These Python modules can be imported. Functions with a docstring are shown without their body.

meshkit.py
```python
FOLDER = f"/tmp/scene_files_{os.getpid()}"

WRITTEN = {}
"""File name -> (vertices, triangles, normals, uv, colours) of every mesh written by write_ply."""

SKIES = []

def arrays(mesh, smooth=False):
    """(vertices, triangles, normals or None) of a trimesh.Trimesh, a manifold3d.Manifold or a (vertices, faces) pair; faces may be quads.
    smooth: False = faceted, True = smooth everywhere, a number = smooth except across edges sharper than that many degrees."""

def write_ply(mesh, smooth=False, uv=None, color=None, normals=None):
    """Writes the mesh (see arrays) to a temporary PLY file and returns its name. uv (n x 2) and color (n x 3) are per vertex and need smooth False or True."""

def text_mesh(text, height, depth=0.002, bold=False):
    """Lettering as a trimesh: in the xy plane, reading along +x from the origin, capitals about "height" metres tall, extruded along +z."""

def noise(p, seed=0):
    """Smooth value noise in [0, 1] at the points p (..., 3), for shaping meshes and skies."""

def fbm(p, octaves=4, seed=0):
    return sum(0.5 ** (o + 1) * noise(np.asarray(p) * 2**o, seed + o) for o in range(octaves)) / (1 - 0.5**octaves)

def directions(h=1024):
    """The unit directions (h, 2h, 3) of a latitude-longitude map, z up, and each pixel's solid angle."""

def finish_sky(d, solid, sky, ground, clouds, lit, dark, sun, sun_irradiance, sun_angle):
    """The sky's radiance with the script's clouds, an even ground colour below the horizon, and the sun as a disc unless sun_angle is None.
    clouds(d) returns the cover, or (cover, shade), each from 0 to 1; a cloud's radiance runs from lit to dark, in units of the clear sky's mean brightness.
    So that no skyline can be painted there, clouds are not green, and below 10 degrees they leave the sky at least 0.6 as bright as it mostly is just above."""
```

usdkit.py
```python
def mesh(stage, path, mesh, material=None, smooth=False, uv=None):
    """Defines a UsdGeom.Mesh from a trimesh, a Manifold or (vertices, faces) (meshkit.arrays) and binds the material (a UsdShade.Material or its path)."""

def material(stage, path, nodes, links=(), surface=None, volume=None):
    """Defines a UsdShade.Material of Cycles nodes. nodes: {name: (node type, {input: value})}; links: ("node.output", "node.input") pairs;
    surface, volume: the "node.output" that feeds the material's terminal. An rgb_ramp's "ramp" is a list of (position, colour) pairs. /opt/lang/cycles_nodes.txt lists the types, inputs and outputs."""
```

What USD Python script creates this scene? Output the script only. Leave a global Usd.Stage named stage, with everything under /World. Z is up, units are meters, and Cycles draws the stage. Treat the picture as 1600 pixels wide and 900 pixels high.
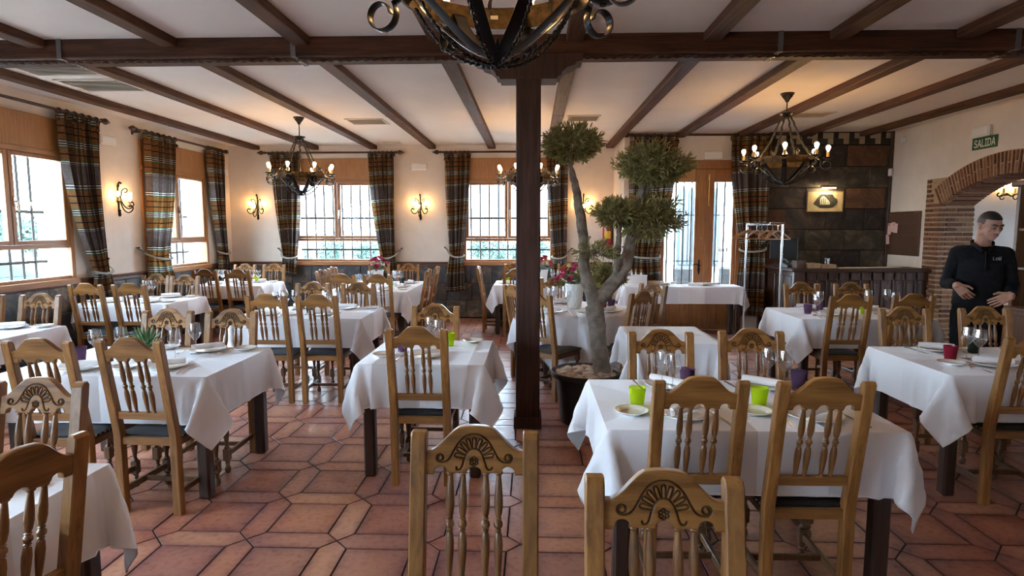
import math, random
import numpy as np, trimesh, manifold3d
import shapely.geometry as sg
from shapely import affinity
from shapely.ops import unary_union
from pxr import Usd, UsdGeom, UsdLux, UsdShade, Gf, Sdf, Vt
import usdkit, meshkit

PI = math.pi
rng = np.random.default_rng(7)
random.seed(7)
stage = Usd.Stage.CreateInMemory()
UsdGeom.SetStageUpAxis(stage, 'Z'); UsdGeom.SetStageMetersPerUnit(stage, 1.0)
UsdGeom.Xform.Define(stage, '/World'); UsdGeom.Scope.Define(stage, '/World/Looks')

# ------------------------------------------------------------------ camera, light levels
EXPOSURE, SKY, BULB = 1.72, 9.5, 36.0
CAM = (0.0, 0.0, 1.62); F_PX = 928.3; PITCH = 0.0992; YAW = -0.0346
cam = UsdGeom.Camera.Define(stage, '/World/camera')
cam.CreateHorizontalApertureAttr(36.0); cam.CreateVerticalApertureAttr(20.25)
cam.CreateFocalLengthAttr(36.0 * F_PX / 1600.0)
cam.CreateClippingRangeAttr(Gf.Vec2f(0.05, 500))
_F = np.array([math.sin(YAW) * math.cos(PITCH), math.cos(YAW) * math.cos(PITCH), -math.sin(PITCH)])
_R = np.array([math.cos(YAW), -math.sin(YAW), 0.0]); _U = np.cross(_R, _F)
_m = np.eye(4); _m[0, :3], _m[1, :3], _m[2, :3], _m[3, :3] = _R, _U, -_F, CAM
cam.AddTransformOp().Set(Gf.Matrix4d(*_m.ravel().tolist()))
cam.CreateExposureAttr(EXPOSURE)

# ------------------------------------------------------------------ materials
T = {}
def mat(name, nodes, links=(), surface='p.BSDF', volume=None):
    T[name] = usdkit.material(stage, '/World/Looks/' + name, nodes, links, surface=surface, volume=volume)
    return T[name]
def plain(name, col, rough=0.5, **kw):
    return mat(name, {'p': ('principled_bsdf', dict(base_color=col, roughness=rough, **kw))})
def mottled(name, c1, c2, scale=6, rough=0.6, detail=4, bump=0.0, bscale=40, pos=(0.35, 0.65), coord='object', c3=None, **kw):
    ramp = [(pos[0], c1), (pos[1], c2)] + ([(0.82, c3)] if c3 else [])
    nodes = {'tc': ('texture_coordinate', {}), 'n': ('noise_texture', {'scale': scale, 'detail': detail, 'roughness': 0.6}),
             'r': ('rgb_ramp', {'ramp': ramp}), 'p': ('principled_bsdf', dict(roughness=rough, **kw))}
    links = [('tc.' + coord, 'n.vector'), ('n.fac', 'r.fac'), ('r.color', 'p.base_color')]
    if bump:
        nodes['nb'] = ('noise_texture', {'scale': bscale, 'detail': 5}); nodes['b'] = ('bump', {'strength': bump, 'distance': 0.01})
        links += [('tc.' + coord, 'nb.vector'), ('nb.fac', 'b.height'), ('b.normal', 'p.normal')]
    return mat(name, nodes, links)
def wood(name, c1, c2, axis='z', scale=9, stretch=14, rough=0.42, bump=0.12, coat=0.0, carve=False, var=0.0, spec=0.5):
    s = {'x': (1, stretch, stretch), 'y': (stretch, 1, stretch), 'z': (stretch, stretch, 1)}[axis]
    nodes = {'tc': ('texture_coordinate', {}), 'mp': ('mapping', {'scale': s}),
             'n': ('noise_texture', {'scale': scale / 4.0, 'detail': 6, 'roughness': 0.62, 'distortion': 0.6}),
             'n2': ('noise_texture', {'scale': 3.0, 'detail': 3}), 'r': ('rgb_ramp', {'ramp': [(0.34, c1), (0.64, c2)]}),
             'r2': ('rgb_ramp', {'ramp': [(0.35, (0.72, 0.70, 0.68)), (0.65, (1.0, 1.0, 1.0))]}),
             'mx': ('mix', {'mix_type': 'multiply', 'fac': 0.55}), 'b': ('bump', {'strength': bump, 'distance': 0.004}),
             'p': ('principled_bsdf', dict(roughness=rough, coat_weight=coat, coat_roughness=0.25, specular_ior_level=spec))}
    links = [('tc.object', 'mp.vector'), ('mp.vector', 'n.vector'), ('tc.object', 'n2.vector'), ('n.fac', 'r.fac'), ('n2.fac', 'r2.fac'),
             ('r.color', 'mx.color1'), ('r2.color', 'mx.color2'), ('n.fac', 'b.height'), ('b.normal', 'p.normal')]
    last = 'mx.color'
    if var:
        nodes['oi'] = ('object_info', {}); nodes['mr'] = ('map_range', {'to_min': 1 - var, 'to_max': 1 + var * 0.4})
        nodes['cc'] = ('combine_color', {}); nodes['mv'] = ('mix', {'mix_type': 'multiply', 'fac': 1.0})
        links += [('oi.random', 'mr.value'), ('mr.result', 'cc.r'), ('mr.result', 'cc.g'), ('mr.result', 'cc.b'), (last, 'mv.color1'), ('cc.color', 'mv.color2')]
        last = 'mv.color'
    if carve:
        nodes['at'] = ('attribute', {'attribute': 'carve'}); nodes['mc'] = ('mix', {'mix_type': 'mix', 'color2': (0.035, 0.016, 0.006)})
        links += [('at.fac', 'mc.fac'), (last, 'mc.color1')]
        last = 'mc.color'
    links.append((last, 'p.base_color'))
    return mat(name, nodes, links)

# ------------------------------------------------------------------ sky (bright overcast) and sun
mat('sky', {'tc': ('texture_coordinate', {}), 'n': ('noise_texture', {'scale': 2.2, 'detail': 5}), 'r': ('rgb_ramp', {'ramp': [(0.3, (0.50, 0.72, 1.0)), (0.7, (0.74, 0.89, 1.0))]}),
    'b': ('background_shader', {'strength': SKY})}, [('tc.generated', 'n.vector'), ('n.fac', 'r.fac'), ('r.color', 'b.color')], surface='b.background')
dome = UsdLux.DomeLight.Define(stage, '/World/sky')
dome.CreateIntensityAttr(1.0); dome.CreateColorAttr(Gf.Vec3f(1, 1, 1))
UsdShade.MaterialBindingAPI.Apply(dome.GetPrim()).Bind(T['sky'])

WALLC1, WALLC2 = (0.66, 0.57, 0.49), (0.72, 0.63, 0.545)
mottled('wall_plaster', WALLC1, WALLC2, scale=3, rough=0.85, bump=0.08, bscale=18)
mottled('white_plaster', (0.74, 0.71, 0.68), (0.78, 0.75, 0.72), scale=2.5, rough=0.9, bump=0.05, bscale=14)
mottled('ceiling_plaster', (0.75, 0.685, 0.635), (0.79, 0.725, 0.675), scale=2.0, rough=0.9, bump=0.04, bscale=12)
mottled('outer_render', (0.78, 0.72, 0.58), (0.84, 0.79, 0.66), scale=3, rough=0.9, bump=0.08, bscale=30)
wood('beam_wood_x', (0.030, 0.011, 0.006), (0.092, 0.034, 0.018), 'x', scale=10, rough=0.6, bump=0.3, spec=0.2)
wood('beam_wood_y', (0.050, 0.022, 0.012), (0.135, 0.060, 0.034), 'y', scale=10, rough=0.62, bump=0.3, spec=0.2)
wood('post_wood', (0.026, 0.011, 0.008), (0.066, 0.028, 0.02), 'z', scale=10, rough=0.6, bump=0.3, spec=0.25)
wood('window_wood_z', (0.30, 0.125, 0.042), (0.43, 0.20, 0.075), 'z', rough=0.38, coat=0.2)
wood('window_wood_x', (0.30, 0.125, 0.042), (0.43, 0.20, 0.075), 'x', rough=0.38, coat=0.2)
wood('window_wood_y', (0.30, 0.125, 0.042), (0.43, 0.20, 0.075), 'y', rough=0.38, coat=0.2)
wood('panel_wood', (0.34, 0.145, 0.047), (0.46, 0.215, 0.078), 'z', scale=14, rough=0.4, coat=0.2)
wood('door_wood', (0.23, 0.075, 0.020), (0.36, 0.14, 0.042), 'z', rough=0.33, coat=0.3)
wood('rail_wood_x', (0.085, 0.036, 0.024), (0.14, 0.066, 0.045), 'x', rough=0.42)
wood('rail_wood_y', (0.085, 0.036, 0.024), (0.14, 0.066, 0.045), 'y', rough=0.42)
wood('rod_wood', (0.030, 0.013, 0.010), (0.055, 0.026, 0.019), 'z', rough=0.4)
wood('bar_wood', (0.032, 0.014, 0.009), (0.068, 0.03, 0.02), 'z', rough=0.28, coat=0.4)
wood('bar_top', (0.035, 0.015, 0.009), (0.07, 0.032, 0.02), 'x', rough=0.5, spec=0.2)
wood('dresser_wood', (0.10, 0.042, 0.018), (0.18, 0.082, 0.034), 'z', rough=0.35, coat=0.2)
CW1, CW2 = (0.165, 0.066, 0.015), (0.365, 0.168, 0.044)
wood('chair_wood_z', CW1, CW2, 'z', scale=9, rough=0.38, coat=0.12, var=0.22)
wood('chair_wood_x', CW1, CW2, 'x', scale=9, rough=0.38, coat=0.12, var=0.22)
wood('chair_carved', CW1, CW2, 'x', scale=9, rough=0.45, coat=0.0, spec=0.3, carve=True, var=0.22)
wood('spindle_wood', (0.13, 0.052, 0.014), (0.27, 0.12, 0.035), 'z', scale=9, rough=0.27, coat=0.4, var=0.22)
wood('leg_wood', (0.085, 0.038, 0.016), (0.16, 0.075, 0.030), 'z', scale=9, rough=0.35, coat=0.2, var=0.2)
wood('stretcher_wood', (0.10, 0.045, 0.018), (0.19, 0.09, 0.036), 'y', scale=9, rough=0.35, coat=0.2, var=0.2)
wood('table_leg_wood', (0.022, 0.011, 0.008), (0.05, 0.026, 0.018), 'z', rough=0.35)
mottled('leather', (0.012, 0.012, 0.014), (0.02, 0.02, 0.023), scale=20, rough=0.5, bump=0.15, bscale=160, specular_ior_level=.3)
plain('brass', (0.55, 0.36, 0.14), 0.3, metallic=1.0)
plain('iron', (0.018, 0.018, 0.02), 0.33, metallic=0.75)
plain('iron_matte', (0.02, 0.02, 0.022), 0.5, metallic=0.3)
plain('chrome', (0.78, 0.80, 0.84), 0.16, metallic=1.0)
plain('steel', (0.62, 0.61, 0.60), 0.22, metallic=1.0)
plain('strap_steel', (0.16, 0.15, 0.15), 0.45, metallic=0.8)
# linen
mat('linen', {'tc': ('texture_coordinate', {}), 'n': ('noise_texture', {'scale': 420, 'detail': 2}), 'n2': ('noise_texture', {'scale': 9, 'detail': 3}),
    'sx': ('separate_xyz', {}), 'ax': ('math', {'math_type': 'absolute'}), 'dx': ('math', {'math_type': 'subtract', 'value2': 0.305}), 'adx': ('math', {'math_type': 'absolute'}), 'ay': ('math', {'math_type': 'absolute'}), 'mn': ('math', {'math_type': 'minimum'}),
    'cr': ('map_range', {'from_min': 0.0, 'from_max': 0.006, 'to_min': 0.9, 'to_max': 0.0}), 'ad2': ('math', {'math_type': 'add'}), 'ad': ('math', {'math_type': 'multiply_add', 'value2': 0.12}), 'b': ('bump', {'strength': 0.22, 'distance': 0.006}),
    'p': ('principled_bsdf', {'base_color': (0.80, 0.79, 0.82), 'roughness': 0.75, 'sheen_weight': 0.15}), 'tr': ('translucent_bsdf', {'color': (0.72, 0.70, 0.70)}),
    'm': ('mix_closure', {'fac': 0.10})},
    [('tc.object', 'n.vector'), ('tc.object', 'n2.vector'), ('n.fac', 'ad.value1'), ('n2.fac', 'ad.value3'), ('tc.object', 'sx.vector'), ('sx.x', 'ax.value1'), ('ax.value', 'dx.value1'), ('dx.value', 'adx.value1'), ('sx.y', 'ay.value1'), ('adx.value', 'mn.value1'), ('ay.value', 'mn.value2'), ('mn.value', 'cr.value'), ('cr.result', 'ad2.value1'), ('ad.value', 'ad2.value2'), ('ad2.value', 'b.height'), ('b.normal', 'p.normal'), ('p.BSDF', 'm.closure1'), ('tr.BSDF', 'm.closure2')], surface='m.closure')
mat('napkin_linen', {'tc': ('texture_coordinate', {}), 'n': ('noise_texture', {'scale': 300, 'detail': 2}), 'b': ('bump', {'strength': 0.2, 'distance': 0.003}),
    'p': ('principled_bsdf', {'base_color': (0.80, 0.775, 0.775), 'roughness': 0.8})}, [('tc.object', 'n.vector'), ('n.fac', 'b.height'), ('b.normal', 'p.normal')])
plain('porcelain', (0.77, 0.74, 0.70), 0.13, coat_weight=0.4)
plain('white_ceramic', (0.78, 0.76, 0.73), 0.3)
plain('white_plastic', (0.74, 0.73, 0.70), 0.4)
plain('black_plastic', (0.010, 0.012, 0.014), 0.42)
def thin_glass(name, tint, f0=0.04, f1=0.9, gloss=(1, 1, 1)):
    return mat(name, {'t': ('transparent_bsdf', {'color': tint}), 'g': ('glossy_bsdf', {'color': gloss, 'roughness': 0.02}), 'lw': ('layer_weight', {'blend': 0.5}),
        'pw': ('math', {'math_type': 'power', 'value2': 4.0}), 'a': ('math', {'math_type': 'multiply_add', 'value2': f1 - f0, 'value3': f0}), 'm': ('mix_closure', {})},
        [('lw.facing', 'pw.value1'), ('pw.value', 'a.value1'), ('a.value', 'm.fac'), ('t.BSDF', 'm.closure1'), ('g.BSDF', 'm.closure2')], surface='m.closure')
thin_glass('window_glass', (0.97, 0.99, 0.995), 0.02, 0.5)
thin_glass('wine_glass', (0.86, 0.865, 0.88), 0.17, 0.92)
def tinted(name, tint, diff, f=0.22):
    return mat(name, {'t': ('transparent_bsdf', {'color': tint}), 'd': ('principled_bsdf', {'base_color': diff, 'roughness': 0.08}), 'm': ('mix_closure', {'fac': f})},
        [('t.BSDF', 'm.closure1'), ('d.BSDF', 'm.closure2')], surface='m.closure')
tinted('green_glass', (0.80, 0.87, 0.32), (0.46, 0.58, 0.015), 0.2)
tinted('purple_glass', (0.56, 0.44, 0.54), (0.16, 0.09, 0.16), 0.2)
tinted('red_glass', (0.45, 0.02, 0.05), (0.32, 0.008, 0.03), 0.4)
tinted('smoke_glass', (0.20, 0.22, 0.17), (0.035, 0.045, 0.035), 0.35)
mat('bulb_glow', {'e': ('emission', {'color': (1.0, 0.56, 0.20), 'strength': BULB})}, surface='e.emission')
mat('bulb_hot', {'e': ('emission', {'color': (1.0, 0.56, 0.19), 'strength': BULB * 0.75})}, surface='e.emission')
plain('candle_sleeve', (0.50, 0.34, 0.13), 0.45)

# ------------------------------------------------------------------ mesh helpers
def tm(v, f): return trimesh.Trimesh(np.asarray(v, float), np.asarray(f, int), process=False)
def cat(ms): return trimesh.util.concatenate([m for m in ms if m is not None])
def tr(m, x=0, y=0, z=0):
    m = m.copy(); m.apply_translation((x, y, z)); return m
def rot(m, ang, axis=(0, 0, 1), at=(0, 0, 0)):
    m = m.copy(); m.apply_transform(trimesh.transformations.rotation_matrix(ang, axis, at)); return m
def box(x0, x1, y0, y1, z0, z1):
    m = trimesh.creation.box((x1 - x0, y1 - y0, z1 - z0)); m.apply_translation(((x0 + x1) / 2, (y0 + y1) / 2, (z0 + z1) / 2)); return m
def hull(pts): return trimesh.convex.convex_hull(np.asarray(pts, float))
def cbox(x0, x1, y0, y1, z0, z1, c=0.004):
    c = min(c, (x1 - x0) * .45, (y1 - y0) * .45, (z1 - z0) * .45)
    P = []
    for a in (0, 1):
        for b in (0, 1):
            for d in (0, 1):
                X, Y, Z = (x0, x1)[a], (y0, y1)[b], (z0, z1)[d]
                sx, sy, sz = c * (1 - 2 * a), c * (1 - 2 * b), c * (1 - 2 * d)
                P += [(X + sx, Y + sy, Z), (X + sx, Y, Z + sz), (X, Y + sy, Z + sz)]
    return hull(P)
def bar(p, q, w, d, c=0.003, up=(0, 0, 1)):
    """Chamfered bar from p to q, w across, d along up."""
    p, q = np.asarray(p, float), np.asarray(q, float); L = np.linalg.norm(q - p); a = (q - p) / L
    u = np.asarray(up, float); u = u - a * (u @ a)
    if np.linalg.norm(u) < 1e-6: u = np.array([0, 1, 0.]) - a * a[1]
    u /= np.linalg.norm(u); s = np.cross(a, u)
    m = cbox(-w / 2, w / 2, -d / 2, d / 2, 0, L, c)
    M = np.eye(4); M[:3, 0], M[:3, 1], M[:3, 2], M[:3, 3] = s, u, a, p
    m.apply_transform(M); return m
def lathe(prof, n=20, x=0, y=0, z=0):
    """prof: (r, z) from bottom to top; closed at ends where r=0."""
    prof = np.asarray(prof, float); k = len(prof); a = np.arange(n) * 2 * PI / n
    v = np.stack([prof[:, None, 0] * np.cos(a), prof[:, None, 0] * np.sin(a), np.repeat(prof[:, 1:2], n, 1)], -1).reshape(-1, 3) + (x, y, z)
    f = []
    for i in range(k - 1):
        for j in range(n):
            j2 = (j + 1) % n; A, B, C, D = i * n + j, i * n + j2, (i + 1) * n + j2, (i + 1) * n + j
            if prof[i, 0] > 1e-9: f.append((A, B, C))
            if prof[i + 1, 0] > 1e-9: f.append((A, C, D))
            if prof[i, 0] <= 1e-9 and prof[i + 1, 0] > 1e-9: f.append((A, C, D)) if (A, C, D) not in f[-1:] else None
    return tm(v, f)
def smoothpath(P, n=40):
    P = np.asarray(P, float)
    from scipy.interpolate import CubicSpline
    d = np.r_[0, np.cumsum(np.linalg.norm(np.diff(P, axis=0), axis=1))]
    return CubicSpline(d, P)(np.linspace(0, d[-1], n))
def tube(P, r, n=8, cap=True, flat=None):
    """Tube along P; r a number or one per point. flat=(w, d): an elliptic section."""
    P = np.asarray(P, float); k = len(P); r = np.broadcast_to(np.asarray(r, float), (k,))
    t = np.gradient(P, axis=0); t /= np.maximum(np.linalg.norm(t, axis=1, keepdims=True), 1e-12)
    ref = np.array([0, 0, 1.0]) if abs(t[0, 2]) < 0.9 else np.array([1.0, 0, 0])
    u = np.cross(t[0], ref); u /= np.linalg.norm(u); U = [u]
    for i in range(1, k):
        u = U[-1] - t[i] * (U[-1] @ t[i]); U.append(u / np.linalg.norm(u))
    U = np.array(U); W = np.cross(t, U); a = np.arange(n) * 2 * PI / n + PI / n
    sx, sy = flat or (1, 1)
    v = (P[:, None] + r[:, None, None] * (sx * np.cos(a)[None, :, None] * U[:, None] + sy * np.sin(a)[None, :, None] * W[:, None])).reshape(-1, 3)
    f = []
    for i in range(k - 1):
        b = i * n; j = np.arange(n); j2 = (j + 1) % n
        f.append(np.stack([b + j, b + j2, b + n + j2], 1)); f.append(np.stack([b + j, b + n + j2, b + n + j], 1))
    f = np.vstack(f)
    if cap:
        v = np.vstack([v, P[:1], P[-1:]]); j = np.arange(n); j2 = (j + 1) % n; c0 = k * n
        f = np.vstack([f, np.stack([np.full(n, c0), j2, j], 1), np.stack([np.full(n, c0 + 1), (k - 1) * n + j, (k - 1) * n + j2], 1)])
    return tm(v, f)
def ext(poly, d):
    """Extrude a shapely polygon by d along +z."""
    gs = getattr(poly, 'geoms', [poly])
    return cat([trimesh.creation.extrude_polygon(g, d, engine='earcut') for g in gs if g.area > 0])
def to_xz(m, y=0.0):
    """xy-plane mesh to the xz-plane, extruded towards -y from y."""
    m = m.copy(); v = m.vertices.copy(); m.vertices = np.stack([v[:, 0], y - v[:, 2], v[:, 1]], 1); return m
def blob(r, sub=2): return trimesh.creation.icosphere(subdivisions=sub, radius=r)
def sheet(G):
    """(n, m, 3) grid to a mesh."""
    n, m = G.shape[:2]; i = np.arange(n * m).reshape(n, m); a, b, c, d = i[:-1, :-1].ravel(), i[1:, :-1].ravel(), i[1:, 1:].ravel(), i[:-1, 1:].ravel()
    return tm(G.reshape(-1, 3), np.vstack([np.stack([a, b, c], 1), np.stack([a, c, d], 1)]))

# ------------------------------------------------------------------ objects
_used = {}
def numbered(parent, name):
    k = (parent, name); n = _used.get(k, 0); _used[k] = n + 1
    return name if n == 0 else f'{name}_{n:03d}'
def setxf(prim, loc, rz=0.0, scale=1.0, M=None):
    x = UsdGeom.Xformable(prim); at = prim.GetAttribute('xformOp:transform')
    c, s = math.cos(rz), math.sin(rz)
    g = Gf.Matrix4d(c * scale, s * scale, 0, 0, -s * scale, c * scale, 0, 0, 0, 0, scale, 0, loc[0], loc[1], loc[2], 1) if M is None else M
    (UsdGeom.XformOp(at) if at else x.AddTransformOp()).Set(g)
def tag(prim, label=None, cat_=None, group=None, kind=None):
    prim = prim.GetPrim() if hasattr(prim, 'GetPrim') else prim
    for k, v in (('label', label), ('category', cat_), ('group', group), ('kind', kind)):
        if v: prim.SetCustomDataByKey(k, v)
    return prim
def thing(name, label, cat_, loc=(0, 0, 0), rz=0.0, group=None, kind=None):
    p = UsdGeom.Xform.Define(stage, '/World/' + numbered('', name)).GetPrim()
    setxf(p, loc, rz); return tag(p, label, cat_, group, kind)
def part(parent, name, m, material, smooth=35, label=None, kind=None, loc=None, uv=None, rz=0.0):
    pp = str(parent.GetPath()); path = pp + '/' + numbered(pp, name)
    o = usdkit.mesh(stage, path, m, T[material] if isinstance(material, str) else material, smooth=smooth, uv=uv).GetPrim()
    if loc is not None: setxf(o, loc, rz)
    return tag(o, label, None, None, kind)
def single(name, m, material, label, cat_, loc=None, rz=0.0, group=None, kind=None, smooth=35, uv=None):
    path = '/World/' + numbered('', name)
    o = usdkit.mesh(stage, path, m, T[material], smooth=smooth, uv=uv).GetPrim()
    if loc is not None: setxf(o, loc, rz)
    return tag(o, label, cat_, group, kind)
def copy(src, loc, rz, label, group=None, scale=1.0, cat_=None):
    name = src.GetName()
    p = UsdGeom.Xform.Define(stage, '/World/' + numbered('', name)).GetPrim()
    p.GetReferences().AddInternalReference(src.GetPath()); p.SetInstanceable(True)
    setxf(p, loc, rz, scale); return tag(p, label, cat_ or src.GetCustomDataByKey('category'), group or src.GetCustomDataByKey('group'))
# ------------------------------------------------------------------ room
XL, XR, YB, YJ, XJ, HC, YN = -5.49, 5.50, 10.70, 9.50, 1.43, 3.10, -4.0
WT = 0.42                                   # outer wall thickness
S = 'structure'
# floor: mortar bed and tiles (squares framed by pointed strips)
fl = thing('floor', 'terracotta tile floor of large squares framed by pointed strips', 'floor', kind=S)
mottled('grout', (0.018, 0.011, 0.009), (0.035, 0.021, 0.016), scale=20, rough=0.9)
part(fl, 'mortar_bed', box(XL - .2, 9.95, YN, YB + .1, -0.06, -0.0045), 'grout', smooth=False)
def tile_mat(name, core, mid, edge, half):
    return mat(name, {'tc': ('texture_coordinate', {}), 'ge': ('geometry', {}), 'n': ('noise_texture', {'scale': 5, 'detail': 5, 'roughness': 0.65}), 'n2': ('noise_texture', {'scale': 30, 'detail': 4}),
        'ab': ('vector_math', {'math_type': 'absolute'}), 'sc': ('vector_math', {'math_type': 'multiply', 'vector2': (1 / half[0], 1 / half[1], 0)}), 's': ('separate_xyz', {}), 'mx': ('math', {'math_type': 'maximum'}),
        'w': ('math', {'math_type': 'multiply_add', 'value2': 1.05}), 'o': ('math', {'math_type': 'subtract', 'value2': 0.5}), 'r': ('rgb_ramp', {'ramp': [(0.35, core), (0.7, mid), (0.98, edge)]}),
        'm': ('mix', {'mix_type': 'multiply', 'fac': 0.28}), 'r2': ('rgb_ramp', {'ramp': [(0.3, (0.6, 0.58, 0.58)), (0.65, (1, 1, 1))]}),
        'b': ('bump', {'strength': 0.25, 'distance': 0.004}), 'rr': ('map_range', {'from_min': 0.3, 'from_max': 0.7, 'to_min': 0.27, 'to_max': 0.44}), 'p': ('principled_bsdf', {'roughness': 0.36, 'specular_ior_level': 0.5})},
        [('tc.object', 'ab.vector1'), ('ab.vector', 'sc.vector1'), ('sc.vector', 's.vector'), ('s.x', 'mx.value1'), ('s.y', 'mx.value2'), ('ge.position', 'n.vector'), ('ge.position', 'n2.vector'),
         ('n.fac', 'o.value1'), ('o.value', 'w.value1'), ('mx.value', 'w.value3'), ('w.value', 'r.fac'), ('r.color', 'm.color1'), ('n2.fac', 'r2.fac'), ('r2.color', 'm.color2'), ('m.color', 'p.base_color'),
         ('n.fac', 'b.height'), ('b.normal', 'p.normal'), ('n2.fac', 'rr.value'), ('rr.result', 'p.roughness')])
TC = [((0.42, 0.172, 0.098), (0.35, 0.132, 0.082), (0.22, 0.080, 0.060)), ((0.38, 0.140, 0.080), (0.31, 0.104, 0.066), (0.195, 0.064, 0.050)), ((0.45, 0.205, 0.120), (0.37, 0.152, 0.094), (0.23, 0.085, 0.064)), ((0.34, 0.135, 0.090), (0.28, 0.105, 0.074), (0.18, 0.066, 0.056))]
PX, PY, X0, Y0, SQ = 0.480, 0.4835, -1.423, 2.997, 0.335
GX, GY = PX - SQ, PY - SQ
for i, c in enumerate(TC):
    tile_mat(f'terracotta_square_{i}', *c, (SQ / 2, SQ / 2)); tile_mat(f'terracotta_strip_x_{i}', *c, (PX / 2, GY / 2)); tile_mat(f'terracotta_strip_y_{i}', *c, (GX / 2, PY / 2))
def slab(poly, g=0.0042, top=0.0, ch=0.002, low=-0.007):
    """Flat tile from a convex outline: grout gap g, worn rim ch."""
    p = sg.Polygon(poly).buffer(-g, join_style='mitre'); q = p.buffer(-ch, join_style='mitre')
    a = np.array(p.exterior.coords)[:-1]; b = np.array(q.exterior.coords)[:-1]
    return hull(np.vstack([np.c_[a, np.full(len(a), low)], np.c_[a, np.full(len(a), top - ch)], np.c_[b, np.full(len(b), top)]]))
h = SQ / 2
sq_m = slab([(-h, -h), (h, -h), (h, h), (-h, h)])
sx_m = slab([(-PX / 2, 0), (-h, -GY / 2), (h, -GY / 2), (PX / 2, 0), (h, GY / 2), (-h, GY / 2)])
sy_m = slab([(0, -PY / 2), (GX / 2, -h), (GX / 2, h), (0, PY / 2), (-GX / 2, h), (-GX / 2, -h)])
tiles = []
for i in range(-12, 25):
    for j in range(-14, 17):
        cx, cy = X0 + i * PX + SQ / 2, Y0 + j * PY + SQ / 2
        for kind, m, x, y in (('square_tile', sq_m, cx, cy), ('strip_tile', sx_m, cx, cy + PY / 2), ('strip_tile', sy_m, cx + PX / 2, cy)):
            if not (XL + .05 < x < 9.85 and YN < y < YB) or (x > 5.95 and not 4.05 < y < 9.5): continue
            if y > YJ and x > XJ: continue
            u = 832 + 928 * x / max(y, .1)
            vis = y > 1.6 and -150 < u < 1750
            tiles.append((0 if vis else 1, y + 0.15 * abs(x), kind, m, x, y))
tiles.sort(key=lambda t: t[:2])
cnt, far = {}, []
for t in tiles:
    _, _, kind, m, x, y = t; cnt[kind] = cnt.get(kind, 0) + 1
    mi = rng.integers(4); z = float(rng.uniform(-0.0006, 0.0004))
    mname = ('terracotta_square_' if kind == 'square_tile' else 'terracotta_strip_x_' if m is sx_m else 'terracotta_strip_y_') + str(mi)
    if cnt[kind] <= 300:
        part(fl, kind, m, mname, smooth=False, loc=(x, y, z))
    else:
        far.append((mi, tr(m, x, y, z)))
mottled('terracotta_far', (0.25, 0.092, 0.06), (0.36, 0.155, 0.085), scale=2.2, rough=0.36, coord='object')
part(fl, 'outer_tile', cat([m for _, m in far]), 'terracotta_far', smooth=False, kind='stuff')

ce = thing('ceiling', 'flat off-white plaster ceiling between dark beams', 'ceiling', kind=S)
part(ce, 'plaster', box(XL - .4, 10, YN - .3, YB + .4, HC, HC + .15), 'ceiling_plaster', smooth=False)

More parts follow.
